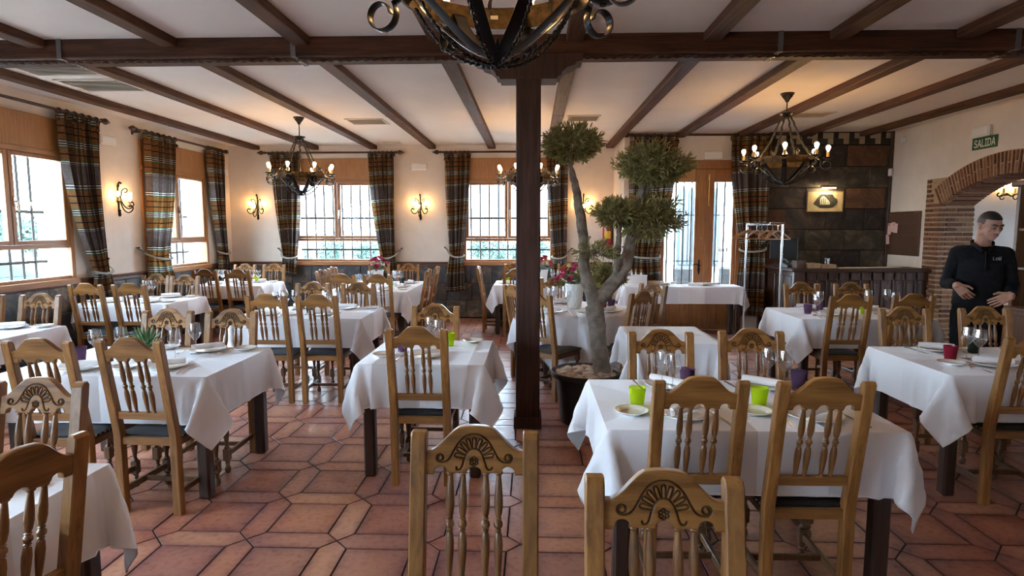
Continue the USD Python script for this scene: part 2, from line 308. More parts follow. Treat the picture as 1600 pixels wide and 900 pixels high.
# walls with openings: rectangles minus holes, extruded
def wall_panel(holes, u0, u1, z0, z1):
    return sg.box(u0, z0, u1, z1).difference(unary_union([sg.box(*h) for h in holes])) if holes else sg.box(u0, z0, u1, z1)
WZ0, WZ1 = 0.985, 2.87                     # window wood from sill to top of the blind box
LW = [(-3.5, -0.3), (0.5, 4.3), (5.29, 6.93), (8.24, 9.88)]     # left wall windows along y; first two added out of view for more daylight
BW = [(-4.33, -2.71), (-1.25, 0.37)]       # back wall windows along x
wl = thing('wall_left', 'cream plaster wall with barred windows and stone wainscot on the left', 'wall', kind=S)
m = ext(wall_panel([(a, WZ0, b, WZ1) for a, b in LW], YN - .3, YB + WT, 0, HC), WT)       # xy -> (y, z, -x)
v = m.vertices.copy(); m.vertices = np.stack([XL - v[:, 2], v[:, 0], v[:, 1]], 1); m.invert()
if m.volume < 0: m.invert()
part(wl, 'plaster', m, 'wall_plaster', smooth=False)
wb = thing('wall_back', 'cream plaster back wall with two barred windows above stone wainscot', 'wall', kind=S)
m = to_xz(ext(wall_panel([(a, WZ0, b, WZ1) for a, b in BW], XL, XJ, 0, HC), WT), YB + WT)
if m.volume < 0: m.invert()
part(wb, 'plaster', m, 'wall_plaster', smooth=False)
wj = thing('wall_door', 'cream plaster wall around the glazed patio door', 'wall', kind=S)
DX0, DX1, DZ = 1.92, 3.30, 2.68
m = cat([to_xz(ext(wall_panel([(DX0, -0.1, DX1, DZ)], XJ, 5.9, 0, HC), 0.35), YJ + 0.35), box(XJ, XJ + .3, YJ + .3, YB + WT, 0, HC)])
part(wj, 'plaster', m, 'wall_plaster', smooth=False)
wn = thing('wall_near', 'plain plaster wall behind the viewer', 'wall', kind=S)
part(wn, 'plaster', box(XL - .3, 6, YN - .3, YN, 0, HC), 'wall_plaster', smooth=False)

# right wall with the brick arch: opening y 6.05..8.25, springing 1.92, segmental crown at 2.25
AY0, AY1, AS, AT = 6.02, 8.27, 1.93, 2.255
def arch_poly(e=0.0, n=40, z0=-0.1):
    c = (AY0 + AY1) / 2; half = (AY1 - AY0) / 2; rise = AT - AS; R = (half ** 2 + rise ** 2) / (2 * rise); zc = AT - R
    a0 = math.asin(half / R); a = np.linspace(a0, -a0, n)
    return sg.Polygon([(AY0 - e, z0), (AY1 + e, z0)] + [(c + (R + e) * math.sin(t), zc + (R + e) * math.cos(t)) for t in a]), (c, zc, R, a0)
ap, (AC, AZC, AR, AA) = arch_poly()
ARCH_T = 0.44
wr = thing('wall_right', 'white plaster wall with a brick archway on the right', 'wall', kind=S)
m = ext(sg.box(YN - .3, 0, YJ + .35, HC).difference(ap.buffer(0.03)), ARCH_T)
v = m.vertices.copy(); m.vertices = np.stack([XR + v[:, 2], v[:, 0], v[:, 1]], 1)
if m.volume < 0: m.invert()
part(wr, 'plaster', m, 'wall_plaster', smooth=False)
for i, (a, b) in enumerate((((0.15, 0.055, 0.027), (0.24, 0.095, 0.045)), ((0.09, 0.03, 0.017), (0.15, 0.055, 0.028)), ((0.24, 0.12, 0.06), (0.32, 0.17, 0.09)))):
    mottled(f'brick_{i}', a, b, scale=26, rough=0.85, bump=0.5, bscale=70)
mottled('brick_mortar', (0.31, 0.205, 0.125), (0.41, 0.285, 0.175), scale=30, rough=0.95, bump=0.5, bscale=90)
ar = thing('brick_arch', 'old red brick archway with pale mortar around the opening on the right', 'archway', kind=S)
def yz(poly, x0, x1):
    m = ext(poly, x1 - x0); v = m.vertices.copy(); m.vertices = np.stack([x0 + v[:, 2], v[:, 0], v[:, 1]], 1)
    if m.volume < 0: m.invert()
    return m
big = sg.Polygon([(AY1 - .01, 0), (AY1 + .30, 0), (AY1 + .30, 2.30), (AY1 - .1, 2.30), (AY1 - .1, 1.9)])
big2 = affinity.scale(big, -1, 1, origin=(AC, 0))
ring = arch_poly(0.27)[0].intersection(sg.box(AY0 - .4, AS - .02, AY1 + .4, 4))
part(ar, 'mortar', yz(unary_union([big, big2, ring]).difference(ap.buffer(0.004)), XR - 0.012, XR + ARCH_T), 'brick_mortar', smooth=False)
def brick(parent, M, l, d, hgt, j=0.004):
    v = rng.normal(0, j * .35, 3); b = cbox(-l / 2, l / 2, -d / 2, d / 2, -hgt / 2, hgt / 2, 0.007)
    b.vertices += rng.normal(0, 0.0012, b.vertices.shape); b.apply_transform(M); b.apply_translation(v * (1, .5, .5))
    part(parent, 'brick', b, f'brick_{rng.choice(3, p=[.5, .3, .2])}', smooth=False)
def place(x, y, z, ang=0.0):                 # brick axes: length along y, depth along x, thin along z, tilted in the wall plane by ang
    M = np.eye(4); c, s = math.cos(ang), math.sin(ang)
    M[:3, 0] = (0, c, s); M[:3, 1] = (1, 0, 0); M[:3, 2] = (0, -s, c); M[:3, 3] = (x, y, z); return M
n = 47                                       # voussoirs of the ring, two headers each
for k in range(n):
    t = -AA + (k + .5) * 2 * AA / n
    for q, (r0, r1) in enumerate(((-0.006, 0.125), (0.141, 0.262)) if k % 2 else ((-0.006, 0.262),)):
        r = AR + (r0 + r1) / 2; y, z = AC + r * math.sin(t), AZC + r * math.cos(t)
        brick(ar, place(XR + 0.02, y, z, PI / 2 - t), r1 - r0, 0.09, 2 * AA * AR / n - 0.022)
    brick(ar, place(XR + 0.256, AC + (AR + .019) * math.sin(t), AZC + (AR + .019) * math.cos(t), PI / 2 - t), 0.05, 0.365, 2 * AA * AR / n - 0.022)
for side, yj in ((1, AY1), (-1, AY0)):
    zc = 0.04; k = 0
    while zc < 2.27:
        spl = [(-0.012, 0.28)] if k % 3 == 0 else [(-0.012, 0.13), (0.145, 0.285)] if k % 3 == 1 else [(-0.012, 0.19), (0.205, 0.28)]
        if zc > AS + .02: spl = [(0.2, 0.28)] if zc > 2.1 else [(0.15, 0.28)]
        for a, b in spl:
            brick(ar, place(XR + 0.018, yj + side * (a + b) / 2, zc), b - a, 0.09, 0.041)
        if zc < AS - .03 and side > 0:
            for a, b in (((0.074, 0.30), (0.315, 0.44)) if k % 2 else ((0.074, 0.20), (0.215, 0.44))):
                brick(ar, place(XR + (a + b) / 2, yj + .03, zc), 0.085, b - a, 0.041)
        zc += 0.0655; k += 1

# next room seen through the arch
nr = thing('wall_next_room', 'white wall of the next room seen through the arch', 'wall', kind=S)
part(nr, 'plaster', cat([box(5.94, 10.2, 9.55, 9.75, 0, HC), box(9.9, 10.2, 4.0, 5.3, 0, HC), box(9.9, 10.2, 7.2, 9.6, 0, HC), box(9.9, 10.2, 5.3, 7.2, 0, 1.0), box(9.9, 10.2, 5.3, 7.2, 2.2, HC), box(5.94, 10.2, 3.8, 4.0, 0, HC)]), 'white_plaster', smooth=False)

# ------------------------------------------------------------------ beams
mb = thing('main_ceiling_beam', 'deep dark timber main beam crossing the whole ceiling above the post', 'beam')
part(mb, 'timber', cbox(XL, XR, 4.70, 4.97, 2.955, HC, 0.008), 'beam_wood_x', smooth=False)
for k, xx in enumerate((-3.72, -1.86, 1.86, 3.6)):
    st = cat([cbox(xx - .02, xx + .02, 4.694, 4.70, 2.95, HC, .001), cbox(xx - .02, xx + .02, 4.694, 4.976, 2.949, 2.955, .001)])
    b = part(mb, 'iron_strap', st, 'strap_steel', smooth=False)
    part(b, 'bolt', cat([lathe([(0, 2.942), (.007, 2.943), (.007, 2.950)], 10, xx, 4.73 + q * .045) for q in range(6)]), 'chrome')
rope = [np.stack([np.linspace(XL + .01, XR - .01, 900), np.full(900, 4.835 + o) + .008 * np.sin(np.arange(900) * 1.1 + o * 90), np.full(900, 2.950) + .004 * np.cos(np.arange(900) * 1.1 + o * 90)], 1) for o in (-.06, -.04, -.02)]
part(mb, 'carved_cord', cat([tube(r, .009, 5) for r in rope]), 'beam_wood_x', label='row of rope-like carving along the underside')
ordn = ['first', 'second', 'third', 'fourth', 'fifth', 'sixth', 'seventh', 'eighth', 'ninth', 'tenth', 'eleventh', 'twelfth']
JX = [-4.965, -3.895, -2.84, -1.79, -0.725, 0.315, 1.35, 2.285, 3.21, 4.155, 5.06]
for k, x in enumerate(JX):
    ye = YB if x < XJ else YJ
    j = [cbox(x - .065, x + .065, 4.97, ye, 3.03, HC, .006)]
    o = single('ceiling_joist', cat(j), 'beam_wood_y', f'brown ceiling joist from the main beam to the far wall, {ordn[k]} from the left', 'joist', group='joists beyond the main beam', smooth=False)
    for yy in ([8.2] if k % 2 == 0 else [7.6]):
        part(o, 'splice_joint', cbox(x - .067, x + .067, yy, yy + .02, 3.028, 3.04, .002), 'beam_wood_x', smooth=False)
for k, x in enumerate(JX):
    o = single('ceiling_joist', cbox(x - .065, x + .065, YN, 4.70, 3.03, HC, .006), 'beam_wood_y', f'brown ceiling joist in front of the main beam, {ordn[k]} from the left', 'joist', group='joists in front of the main beam', smooth=False)
po = thing('wooden_post', 'square dark brown timber post standing mid-room under the main beam', 'post')
part(po, 'shaft', cbox(-.132, .060, 4.705, 4.895, 0, 2.80, .008), 'post_wood', smooth=False)
part(po, 'base_block', cbox(-.148, .076, 4.69, 4.91, 0, .10, .006), 'post_wood', smooth=False)
zap = sg.Polygon([(-.36, 2.955), (-.35, 2.90), (-.31, 2.89), (-.30, 2.87), (-.25, 2.85), (-.22, 2.82), (-.21, 2.79), (-.19, 2.785), (-.185, 2.765)] + [(x, z) for x, z in ((.185, 2.765), (.19, 2.785), (.21, 2.79), (.22, 2.82), (.25, 2.85), (.30, 2.87), (.31, 2.89), (.35, 2.90), (.36, 2.955))])
part(po, 'bracket_capital', tr(to_xz(ext(affinity.scale(zap, 1.18, 1, origin=(0, 0)), .21), 4.905), -.036), 'post_wood', smooth=False)

# ------------------------------------------------------------------ wainscot, rails
for i, (a, b, c) in enumerate((((0.020, 0.022, 0.028), (0.055, 0.052, 0.054), (0.20, 0.135, 0.075)), ((0.030, 0.026, 0.026), (0.075, 0.058, 0.044), (0.25, 0.165, 0.085)), ((0.016, 0.019, 0.026), (0.04, 0.042, 0.05), (0.14, 0.105, 0.075)))):
    mat(f'wain_stone_{i}', {'ge': ('geometry', {}), 'n': ('noise_texture', {'scale': 3.2 + i, 'detail': 7, 'roughness': 0.68, 'distortion': 1.6}), 'r': ('rgb_ramp', {'ramp': [(0.32, a), (0.52, b), (0.66, c)]}),
        'b': ('bump', {'strength': 0.5, 'distance': 0.012}), 'p': ('principled_bsdf', {'roughness': 0.42})}, [('ge.position', 'n.vector'), ('n.fac', 'r.fac'), ('r.color', 'p.base_color'), ('n.fac', 'b.height'), ('b.normal', 'p.normal')])
plain('dark_joint', (0.012, 0.012, 0.013), 0.9)
def stones(parent, a0, a1, to, widths=(0.34, 0.46), rows=((0.02, 0.33), (0.335, 0.64), (0.645, 0.945))):
    k = 0
    for r, (z0, z1) in enumerate(rows):
        u = a0 - rng.uniform(0, .3)
        while u < a1:
            w = rng.uniform(*widths); x0, x1 = max(u, a0) + .003, min(u + w, a1) - .003
            if x1 - x0 > .04:
                b = cbox(x0, x1, -.022 - rng.uniform(0, .007), 0, z0, z1, .006); part(parent, 'stone_tile', to(b), f'wain_stone_{rng.integers(3)}', smooth=False)
            u += w; k += 1
def to_left(b): return tr(rot(b, PI / 2), XL, 0, 0)          # -y -> +x, x -> y
def to_back(b): return tr(b, 0, YB, 0)
stones(wl, YN + .03, YB - .03, to_left); stones(wb, XL + .03, XJ, to_back)
part(wl, 'stone_backing', box(XL, XL + .004, YN, YB, 0, .95), 'dark_joint', smooth=False); part(wb, 'stone_backing', box(XL, XJ, YB - .004, YB, 0, .95), 'dark_joint', smooth=False)
def rail_prof(): return sg.Polygon([(0, .945), (.03, .945), (.035, .955), (.035, .99), (.05, 1.0), (.055, 1.015), (.045, 1.026), (0, 1.026)])
def rail(a, b): return ext(rail_prof(), b - a)
t1 = single('trim_1', None or (lambda m: (setattr(m, 'vertices', np.stack([XL + m.vertices[:, 0], YN + m.vertices[:, 2], m.vertices[:, 1]], 1)), m)[1])(rail(YN, YB)), 'rail_wood_y', 'dark wooden dado rail along the left wall under the windows', 'rail', kind=S, smooth=False)
t2 = single('trim_2', (lambda m: (setattr(m, 'vertices', np.stack([XL + m.vertices[:, 2], YB - m.vertices[:, 0], m.vertices[:, 1]], 1)), m)[1])(rail(XL, XJ)), 'rail_wood_x', 'dark wooden dado rail along the back wall above stone tiles', 'rail', kind=S, smooth=False)

# ------------------------------------------------------------------ windows (local: width along x, inside towards -y, origin at centre of the sill on the inner wall face)
def build_window(name, label, W, to, wx):
    w = thing(name, label, 'window', kind=S)
    P = lambda nm, m, mt, par=w, **k: part(par, nm, to(m), mt, **k)
    z0, z1 = WZ0, WZ1; h = W / 2; fy0, fy1 = -.012, .06
    P('blind_box', cat([cbox(-h + .001, h - .001, -.025, .10, 2.50, z1 - .0, .004)]), 'panel_wood', smooth=False)
    P('blind_box_rail', cbox(-h, h, -.035, .10, 2.445, 2.505, .005), wx, smooth=False)
    P('jamb', cat([cbox(-h, -h + .055, fy0 - .01, fy1 + .03, z0, 2.445, .004)]), 'window_wood_z', smooth=False); P('jamb', cat([cbox(h - .055, h, fy0 - .01, fy1 + .03, z0, 2.445, .004)]), 'window_wood_z', smooth=False)
    P('sill', cbox(-h - .02, h + .02, -.055, .10, z0 - .02, z0 + .05, .006), wx, smooth=False)
    P('transom', cbox(-h + .055, h - .055, fy0, fy1, 1.40, 1.445, .004), wx, smooth=False)
    P('lower_bead', cat([cbox(-h + .055, h - .055, fy0 + .01, fy1, z0 + .05, 1.07, .004)]), wx, smooth=False)
    P('pane', cbox(-h + .05, h - .05, .032, .036, 1.06, 1.41, .0005), 'window_glass', smooth=False)
    for s in (-1, 1):
        a, b = sorted((s * .004, s * (h - .055)))
        sa = P('sash', cat([cbox(a, a + .052, fy0 - .004, fy1 - .008, 1.447, 2.443, .005), cbox(b - .052, b, fy0 - .004, fy1 - .008, 1.447, 2.443, .005)]), 'window_wood_z', smooth=False)
        P('sash_rail', cat([cbox(a + .05, b - .05, fy0 - .004, fy1 - .008, 1.447, 1.492, .005), cbox(a + .05, b - .05, fy0 - .004, fy1 - .008, 2.40, 2.443, .005)]), wx, sa, smooth=False)
        P('pane', cbox(a + .045, b - .045, .028, .032, 1.485, 2.407, .0005), 'window_glass', sa, smooth=False)
    hd = P('handle', cat([cbox(.018, .042, -.034, -.016, 1.86, 1.96, .004), tube([(.03, -.03, 1.91), (.03, -.062, 1.91)], .008, 8), tube([(.03, -.06, 1.915), (.03, -.064, 1.80)], .009, 8)]), 'chrome')
    bs = [-h + .11 + k * .17 for k in range(int((W - .1) / .17))]
    for x in bs: P('iron_bar', tube([(x, .33, z0 - .02), (x, .33, 2.5)], .013, 6), 'iron_matte')
    P('iron_cross_bar', cat([cbox(-h, h, .326, .334, z, z + .03, .001) for z in (1.22, 1.80)]), 'iron_matte', smooth=False)
    P('outer_sill', cbox(-h - .03, h + .03, .10, WT + .03, z0 - .05, z0 - .005, .004), 'outer_render', smooth=False)
    P('outer_reveal', cat([box(-h - .001, -h + .004, .10, WT, z0, z1), box(h - .004, h + .001, .10, WT, z0, z1), box(-h, h, .10, WT, z1 - .005, z1)]), 'outer_render', smooth=False)
    return w
def left_at(y): return lambda m: tr(rot(m, PI / 2), XL, y, 0)
lbl = ['added wide oak window with iron bars behind the viewer, for more daylight', 'added wide oak window with iron bars at the near left, out of view, for daylight', 'oak window with iron bars on the left, a car seen outside', 'oak window with iron bars near the far left corner']
for i, (a, b) in enumerate(LW): build_window(f'window_{i + 1}', lbl[i], b - a, left_at((a + b) / 2), 'window_wood_y')
lbl = ['wide oak window with iron bars on the back wall behind the left chandelier', 'wide oak window with iron bars on the back wall behind the post']
for i, (a, b) in enumerate(BW): build_window(f'window_{i + 5}', lbl[i], b - a, (lambda c: lambda m: tr(m, c, YB, 0))((a + b) / 2), 'window_wood_x')
# next room's window
w7 = thing('window_7', 'large plain window of the next room beyond the arch', 'window', kind=S)
part(w7, 'frame', cat([box(9.95, 10.02, 5.3, 5.38, 1.0, 2.2), box(9.95, 10.02, 7.12, 7.2, 1.0, 2.2), box(9.95, 10.02, 5.3, 7.2, 1.0, 1.08), box(9.95, 10.02, 5.3, 7.2, 2.12, 2.2), box(9.95, 10.02, 6.21, 6.29, 1.0, 2.2)]), 'window_wood_z', smooth=False)
part(w7, 'pane', box(9.98, 9.984, 5.36, 7.14, 1.06, 2.14), 'window_glass', smooth=False)

# ------------------------------------------------------------------ patio door
d = thing('door_1', 'tall double glazed wooden patio door behind the serving table', 'door', kind=S)
part(d, 'frame', cat([cbox(DX0, DX0 + .11, YJ - .03, YJ + .12, 0, DZ - .1, .005), cbox(DX1 - .11, DX1, YJ - .03, YJ + .12, 0, DZ - .1, .005)]), 'door_wood', smooth=False)
part(d, 'lintel', cat([cbox(DX0 - .04, DX1 + .04, YJ - .045, YJ + .12, DZ - .07, DZ, .006), cbox(DX0, DX1, YJ - .03, YJ + .12, DZ - .13, DZ - .065, .004)]), 'door_wood', smooth=False)
xm = 2.715
part(d, 'threshold', cbox(DX0, DX1, YJ - .03, YJ + .34, -.10, .018, .004), 'door_wood', smooth=False)
for s in (-1, 1):
    a, b = (DX0 + .11, xm) if s < 0 else (xm, DX1 - .11)
    ll, lr = (.05, .165) if s < 0 else (.13, .05)
    lf = part(d, 'leaf', cat([cbox(a, a + ll, YJ + .01, YJ + .065, .02, DZ - .13, .005), cbox(b - lr, b, YJ + .01, YJ + .065, .02, DZ - .13, .005), cbox(a + ll, b - lr, YJ + .01, YJ + .065, DZ - .33, DZ - .13, .005), cbox(a + ll, b - lr, YJ + .01, YJ + .065, .02, .62, .005)]), 'door_wood', smooth=False)
    part(lf, 'pane', box(a + ll - .005, b - lr + .005, YJ + .035, YJ + .04, .60, DZ - .32), 'window_glass', smooth=False)
    part(lf, 'wood_panel', cbox(a + ll + .05, b - lr - .05, YJ + .002, YJ + .03, .1, .54, .02), 'door_wood', smooth=False)
    for k, x in enumerate(np.arange(a + ll + .06, b - lr, .125)):
        part(lf, 'iron_bar', tube([(x, YJ + .09, .6), (x, YJ + .09, DZ - .3)], .010, 6), 'iron_matte')
    part(lf, 'iron_cross_bar', cat([box(a, b, YJ + .086, YJ + .094, z, z + .014) for z in (1.10, 1.83)]), 'iron_matte', smooth=False)
part(d, 'handle', cat([tr(to_xz(ext(sg.Polygon([(0, -.13), (.014, -.09), (.02, -.03), (.012, 0), (.03, .03), (.012, .05), (.016, .09), (0, .13), (-.016, .09), (-.012, .05), (-.03, .03), (-.012, 0), (-.02, -.03), (-.014, -.09)]), .006), YJ + .01), xm - .08, 0, 1.02),
    tube(smoothpath([(xm - .08, YJ, 1.06), (xm - .08, YJ - .05, 1.06), (xm - .12, YJ - .06, 1.065), (xm - .19, YJ - .055, 1.05)], 12), .008, 8)]), 'iron')
part(d, 'bolt', cat([cbox(xm + .03, xm + .055, YJ - .006, YJ + .01, 2.38, 2.47, .003), tube([(xm + .043, YJ - .004, 2.0), (xm + .043, YJ - .004, 2.4)], .006, 8), blob(.014, 1).apply_translation((xm + .043, YJ - .01, 1.99))]), 'brass')
part(d, 'knob', tr(blob(.018, 2), xm - .06, YJ - .02, 1.47), 'brass')
tx = meshkit.text_mesh('Loli', .062, .0015, True); tx.vertices[:, 0] *= -1; tx.invert()
v = tx.vertices.copy(); tx.vertices = np.stack([3.085 + v[:, 0], YJ + .034 - v[:, 2], 1.26 + v[:, 1]], 1)
plain('decal_black', (0.02, 0.02, 0.02), 0.5)
part(d, 'lettering', tx, 'decal_black', smooth=False, label='mirrored black sticker lettering on the right pane')

# ------------------------------------------------------------------ slate feature wall
SX0 = 3.66
for i, (a, b, c) in enumerate((((0.012, 0.009, 0.008), (0.045, 0.030, 0.022), (0.14, 0.085, 0.05)), ((0.035, 0.014, 0.008), (0.11, 0.045, 0.02), (0.19, 0.09, 0.04)), ((0.018, 0.017, 0.013), (0.060, 0.050, 0.034), (0.15, 0.125, 0.085)), ((0.009, 0.007, 0.007), (0.026, 0.019, 0.017), (0.08, 0.055, 0.04)))):
    mat(f'slate_{i}', {'ge': ('geometry', {}), 'n': ('noise_texture', {'scale': 2.0 + .5 * i, 'detail': 9, 'roughness': 0.7, 'distortion': 2.2}), 'r': ('rgb_ramp', {'ramp': [(0.32, a), (0.52, b), (0.68, c)]}),
        'b': ('bump', {'strength': 0.6, 'distance': 0.015}), 'p': ('principled_bsdf', {'roughness': 0.48})}, [('ge.position', 'n.vector'), ('n.fac', 'r.fac'), ('r.color', 'p.base_color'), ('n.fac', 'b.height'), ('b.normal', 'p.normal')])
sw = thing('wall_slate', 'feature wall clad in dark rust and grey slate slabs behind the bar', 'wall', kind=S)
part(sw, 'backing', box(SX0, XR, YJ - .03, YJ, 0, HC), 'dark_joint', smooth=False)
zr = 0.0; r = 0
while zr < 2.86:
    z1 = min(zr + .318, 2.90); u = SX0 - (.30 if r % 2 else 0) - rng.uniform(0, .1)
    while u < XR:
        a, b = max(u, SX0) + .003, min(u + .605, XR) - .003
        if b - a > .03: part(sw, 'slate_slab', cbox(a, b, YJ - .042 - rng.uniform(0, .008), YJ - .028, zr + .003, z1 - .003, .005), f'slate_{rng.choice(4, p=[.34, .2, .26, .2])}', smooth=False)
        u += .605
    zr += .322; r += 1
plain('tessera_pale', (0.34, 0.27, 0.175), 0.5); plain('tessera_dark', (0.016, 0.016, 0.018), 0.45)
pal, drk = [], []
u = SX0
while u < XR - .05:                          # border of stepped black and sand pieces under the ceiling
    drk += [cbox(u, u + .075, YJ - .04, YJ - .028, 3.0, 3.085, .002), cbox(u, u + .15, YJ - .04, YJ - .028, 2.915, 2.998, .002)]
    pal += [cbox(u + .077, u + .235, YJ - .04, YJ - .028, 3.0, 3.085, .002), cbox(u + .152, u + .235, YJ - .04, YJ - .028, 2.915, 2.998, .002)]
    u += .2375
for m in drk: part(sw, 'border_tile', m, 'tessera_dark', smooth=False)
for m in pal: part(sw, 'border_tile', m, 'tessera_pale', smooth=False)
wood('edge_wood', (0.03, 0.013, 0.009), (0.06, 0.028, 0.018), 'z')
single('trim_3', cbox(SX0 - .09, SX0, YJ - .07, YJ, 0, 2.9, .005), 'edge_wood', 'dark wooden edge strip at the left end of the slate wall', 'trim', kind=S, smooth=False)
single('trim_4', cbox(XR - .035, XR, YJ - .09, YJ - .03, 0, HC, .004), 'edge_wood', 'dark wooden edge strip where slate wall meets white wall', 'trim', kind=S, smooth=False)
# ------------------------------------------------------------------ outside
mottled('gravel', (0.12, 0.125, 0.115), (0.17, 0.17, 0.155), scale=1.2, rough=0.95)
mottled('dry_grass', (0.30, 0.36, 0.20), (0.45, 0.47, 0.30), scale=0.6, rough=0.95)
single('ground', cat([box(-60, XL - WT, -40, 70, -.30, -.12), box(XL - WT, 60, YB + WT, 70, -.30, -.12), box(10.2, 60, -40, YB + WT, -.30, -.12)]), 'gravel', 'pale gravel yard outside the windows', 'ground', kind=S, smooth=False)
def leafball(c, rad, n, size, seed, flat=1.0):
    g = np.random.default_rng(seed); d = g.normal(size=(n, 3)); d /= np.linalg.norm(d, axis=1, keepdims=True)
    p = np.asarray(c) + d * (g.random((n, 1)) ** .4) * np.asarray(rad) * (0.75 + .5 * meshkit.noise(d * 2.2 + seed, seed)[:, None])
    u = g.normal(size=(n, 3)); u /= np.linalg.norm(u, axis=1, keepdims=True); w = np.cross(u, d + .01); w /= np.linalg.norm(w, axis=1, keepdims=True)
    s = size * g.uniform(.7, 1.3, (n, 1)); v = np.stack([p - u * s, p + w * s * .45, p + u * s, p - w * s * .45], 1).reshape(-1, 3)
    i = np.arange(n) * 4
    return tm(v, np.vstack([np.stack([i, i + 1, i + 2], 1), np.stack([i, i + 2, i + 3], 1)]))
mottled('hedge_leaf', (0.042, 0.088, 0.068), (0.075, 0.135, 0.100), scale=1.5, rough=0.7)
mottled('hedge_bark', (0.10, 0.08, 0.06), (0.16, 0.13, 0.1), scale=9, rough=0.9)
k = 0
ORD = ['first', 'second', 'third', 'fourth', 'fifth', 'sixth', 'seventh', 'eighth']
def bush(x, y, r, hgt, label, cat_='shrub', z0=-.12, group=None):
    global k
    t = thing('garden_shrub' if cat_ == 'shrub' else 'distant_tree', label, cat_, (x, y, z0), group=group)
    part(t, 'foliage', leafball((0, 0, hgt * .58), (r, r, hgt * .48), 900, r * .13, 50 + k), 'hedge_leaf', smooth=False, kind='stuff')
    part(t, 'trunk', tube([(0, 0, 0), (.03 * r, 0, hgt * .35), (0, 0, hgt * .6)], (.08 * r, .06 * r, .02 * r), 6), 'hedge_bark'); k += 1
pos = ['far left', 'left', 'centre left', 'centre', 'centre right', 'right']
for i, x in enumerate(np.linspace(-9.2, -5.6, 6)): bush(x, 23 + (i % 2) * 1.6, .52, 1.25 + .18 * ((i * 7) % 3), f'hazy shrub outside the back window by the left chandelier, {ORD[i]} from the left', group='shrubs beyond the left back window')
for i, x in enumerate(np.linspace(-3.2, 1.2, 6)): bush(x, 25 + (i % 2) * 1.5, .56, 1.2 + .2 * ((i * 5) % 3), f'hazy shrub outside the back window by the post, {ORD[i]} from the left', group='shrubs beyond the back window by the post')
TT = ((-34, 32, 3.2), (-31, 36, 2.6), (-38, 41, 3.6), (-30, 42, 2.6), (-26, 38, 2.2), (-42, 36, 3.0), (-25, 45, 2.4), (-36, 27, 2.4)); TX = [q[0] / q[1] for q in TT]
for i, (x, y, h_) in enumerate(TT): bush(x, y, 1.7, h_, f'hazy distant tree beyond the left windows, {ORD[i]} nearest to the house' if 0 else f'hazy distant tree beyond the left windows, {ORD[sorted(range(8), key=lambda q: TX[q]).index(i)]} from the left', 'tree', group='distant trees beyond the left windows')
# car outside the left window
mat('car_paint', {'p': ('principled_bsdf', {'base_color': (0.015, 0.09, 0.125), 'roughness': 0.25, 'coat_weight': 1.0, 'metallic': 0.3})})
plain('car_glass', (0.02, 0.035, 0.04), 0.06); plain('tyre', (0.02, 0.02, 0.02), 0.8); plain('lamp_red', (0.4, 0.02, 0.02), 0.2)
ca = thing('parked_car', 'teal blue car parked outside the left window', 'car', (-9.6, 9.2, -.12), PI / 2 - .25)
side = sg.Polygon([(-2.05, .28), (-2.1, .55), (-2.02, .82), (-1.55, .90), (-1.0, 1.30), (-.55, 1.42), (.25, 1.40), (.75, 1.20), (1.15, .95), (1.75, .86), (2.08, .68), (2.12, .4), (2.0, .26)]).buffer(.03)
for wx in (-1.3, 1.3): side = side.difference(sg.Point(wx, .3).buffer(.36))
body = tr(to_xz(ext(side, 1.66), .83)); 
bv = body.vertices; bv[:, 1] *= 1 - np.clip((bv[:, 2] - .85) / .6, 0, 1) * .22
part(ca, 'body', body, 'car_paint', smooth=30)
for s in (-1, 1):
    part(ca, 'side_window', hull([(x, s * y, z) for x, y, z in ((-1.25, .845, .93), (-.82, .76, 1.24), (-.5, .715, 1.34), (.2, .715, 1.33), (.62, .76, 1.17), (.95, .84, .95))] + [(0, s * .70, 1.1)]), 'car_glass')
part(ca, 'windscreen', hull([(.78, -.6, 1.21), (.78, .6, 1.21), (1.14, -.72, .97), (1.14, .72, .97), (.7, -.6, 1.15), (.7, .6, 1.15), (1.05, -.7, .93), (1.05, .7, .93)]), 'car_glass')
for wx in (-1.3, 1.3):
    for s in (-1, 1):
        w_ = lathe([(0, -.1), (.2, -.1), (.31, -.09), (.31, .09), (.2, .1), (0, .1)], 24); w_ = rot(w_, PI / 2, (1, 0, 0))
        part(ca, 'wheel', tr(w_, wx, s * .74, .31), 'tyre')
for s in (-1, 1): part(ca, 'headlamp', tr(blob(.12, 2), 1.98, s * .58, .66), 'chrome')
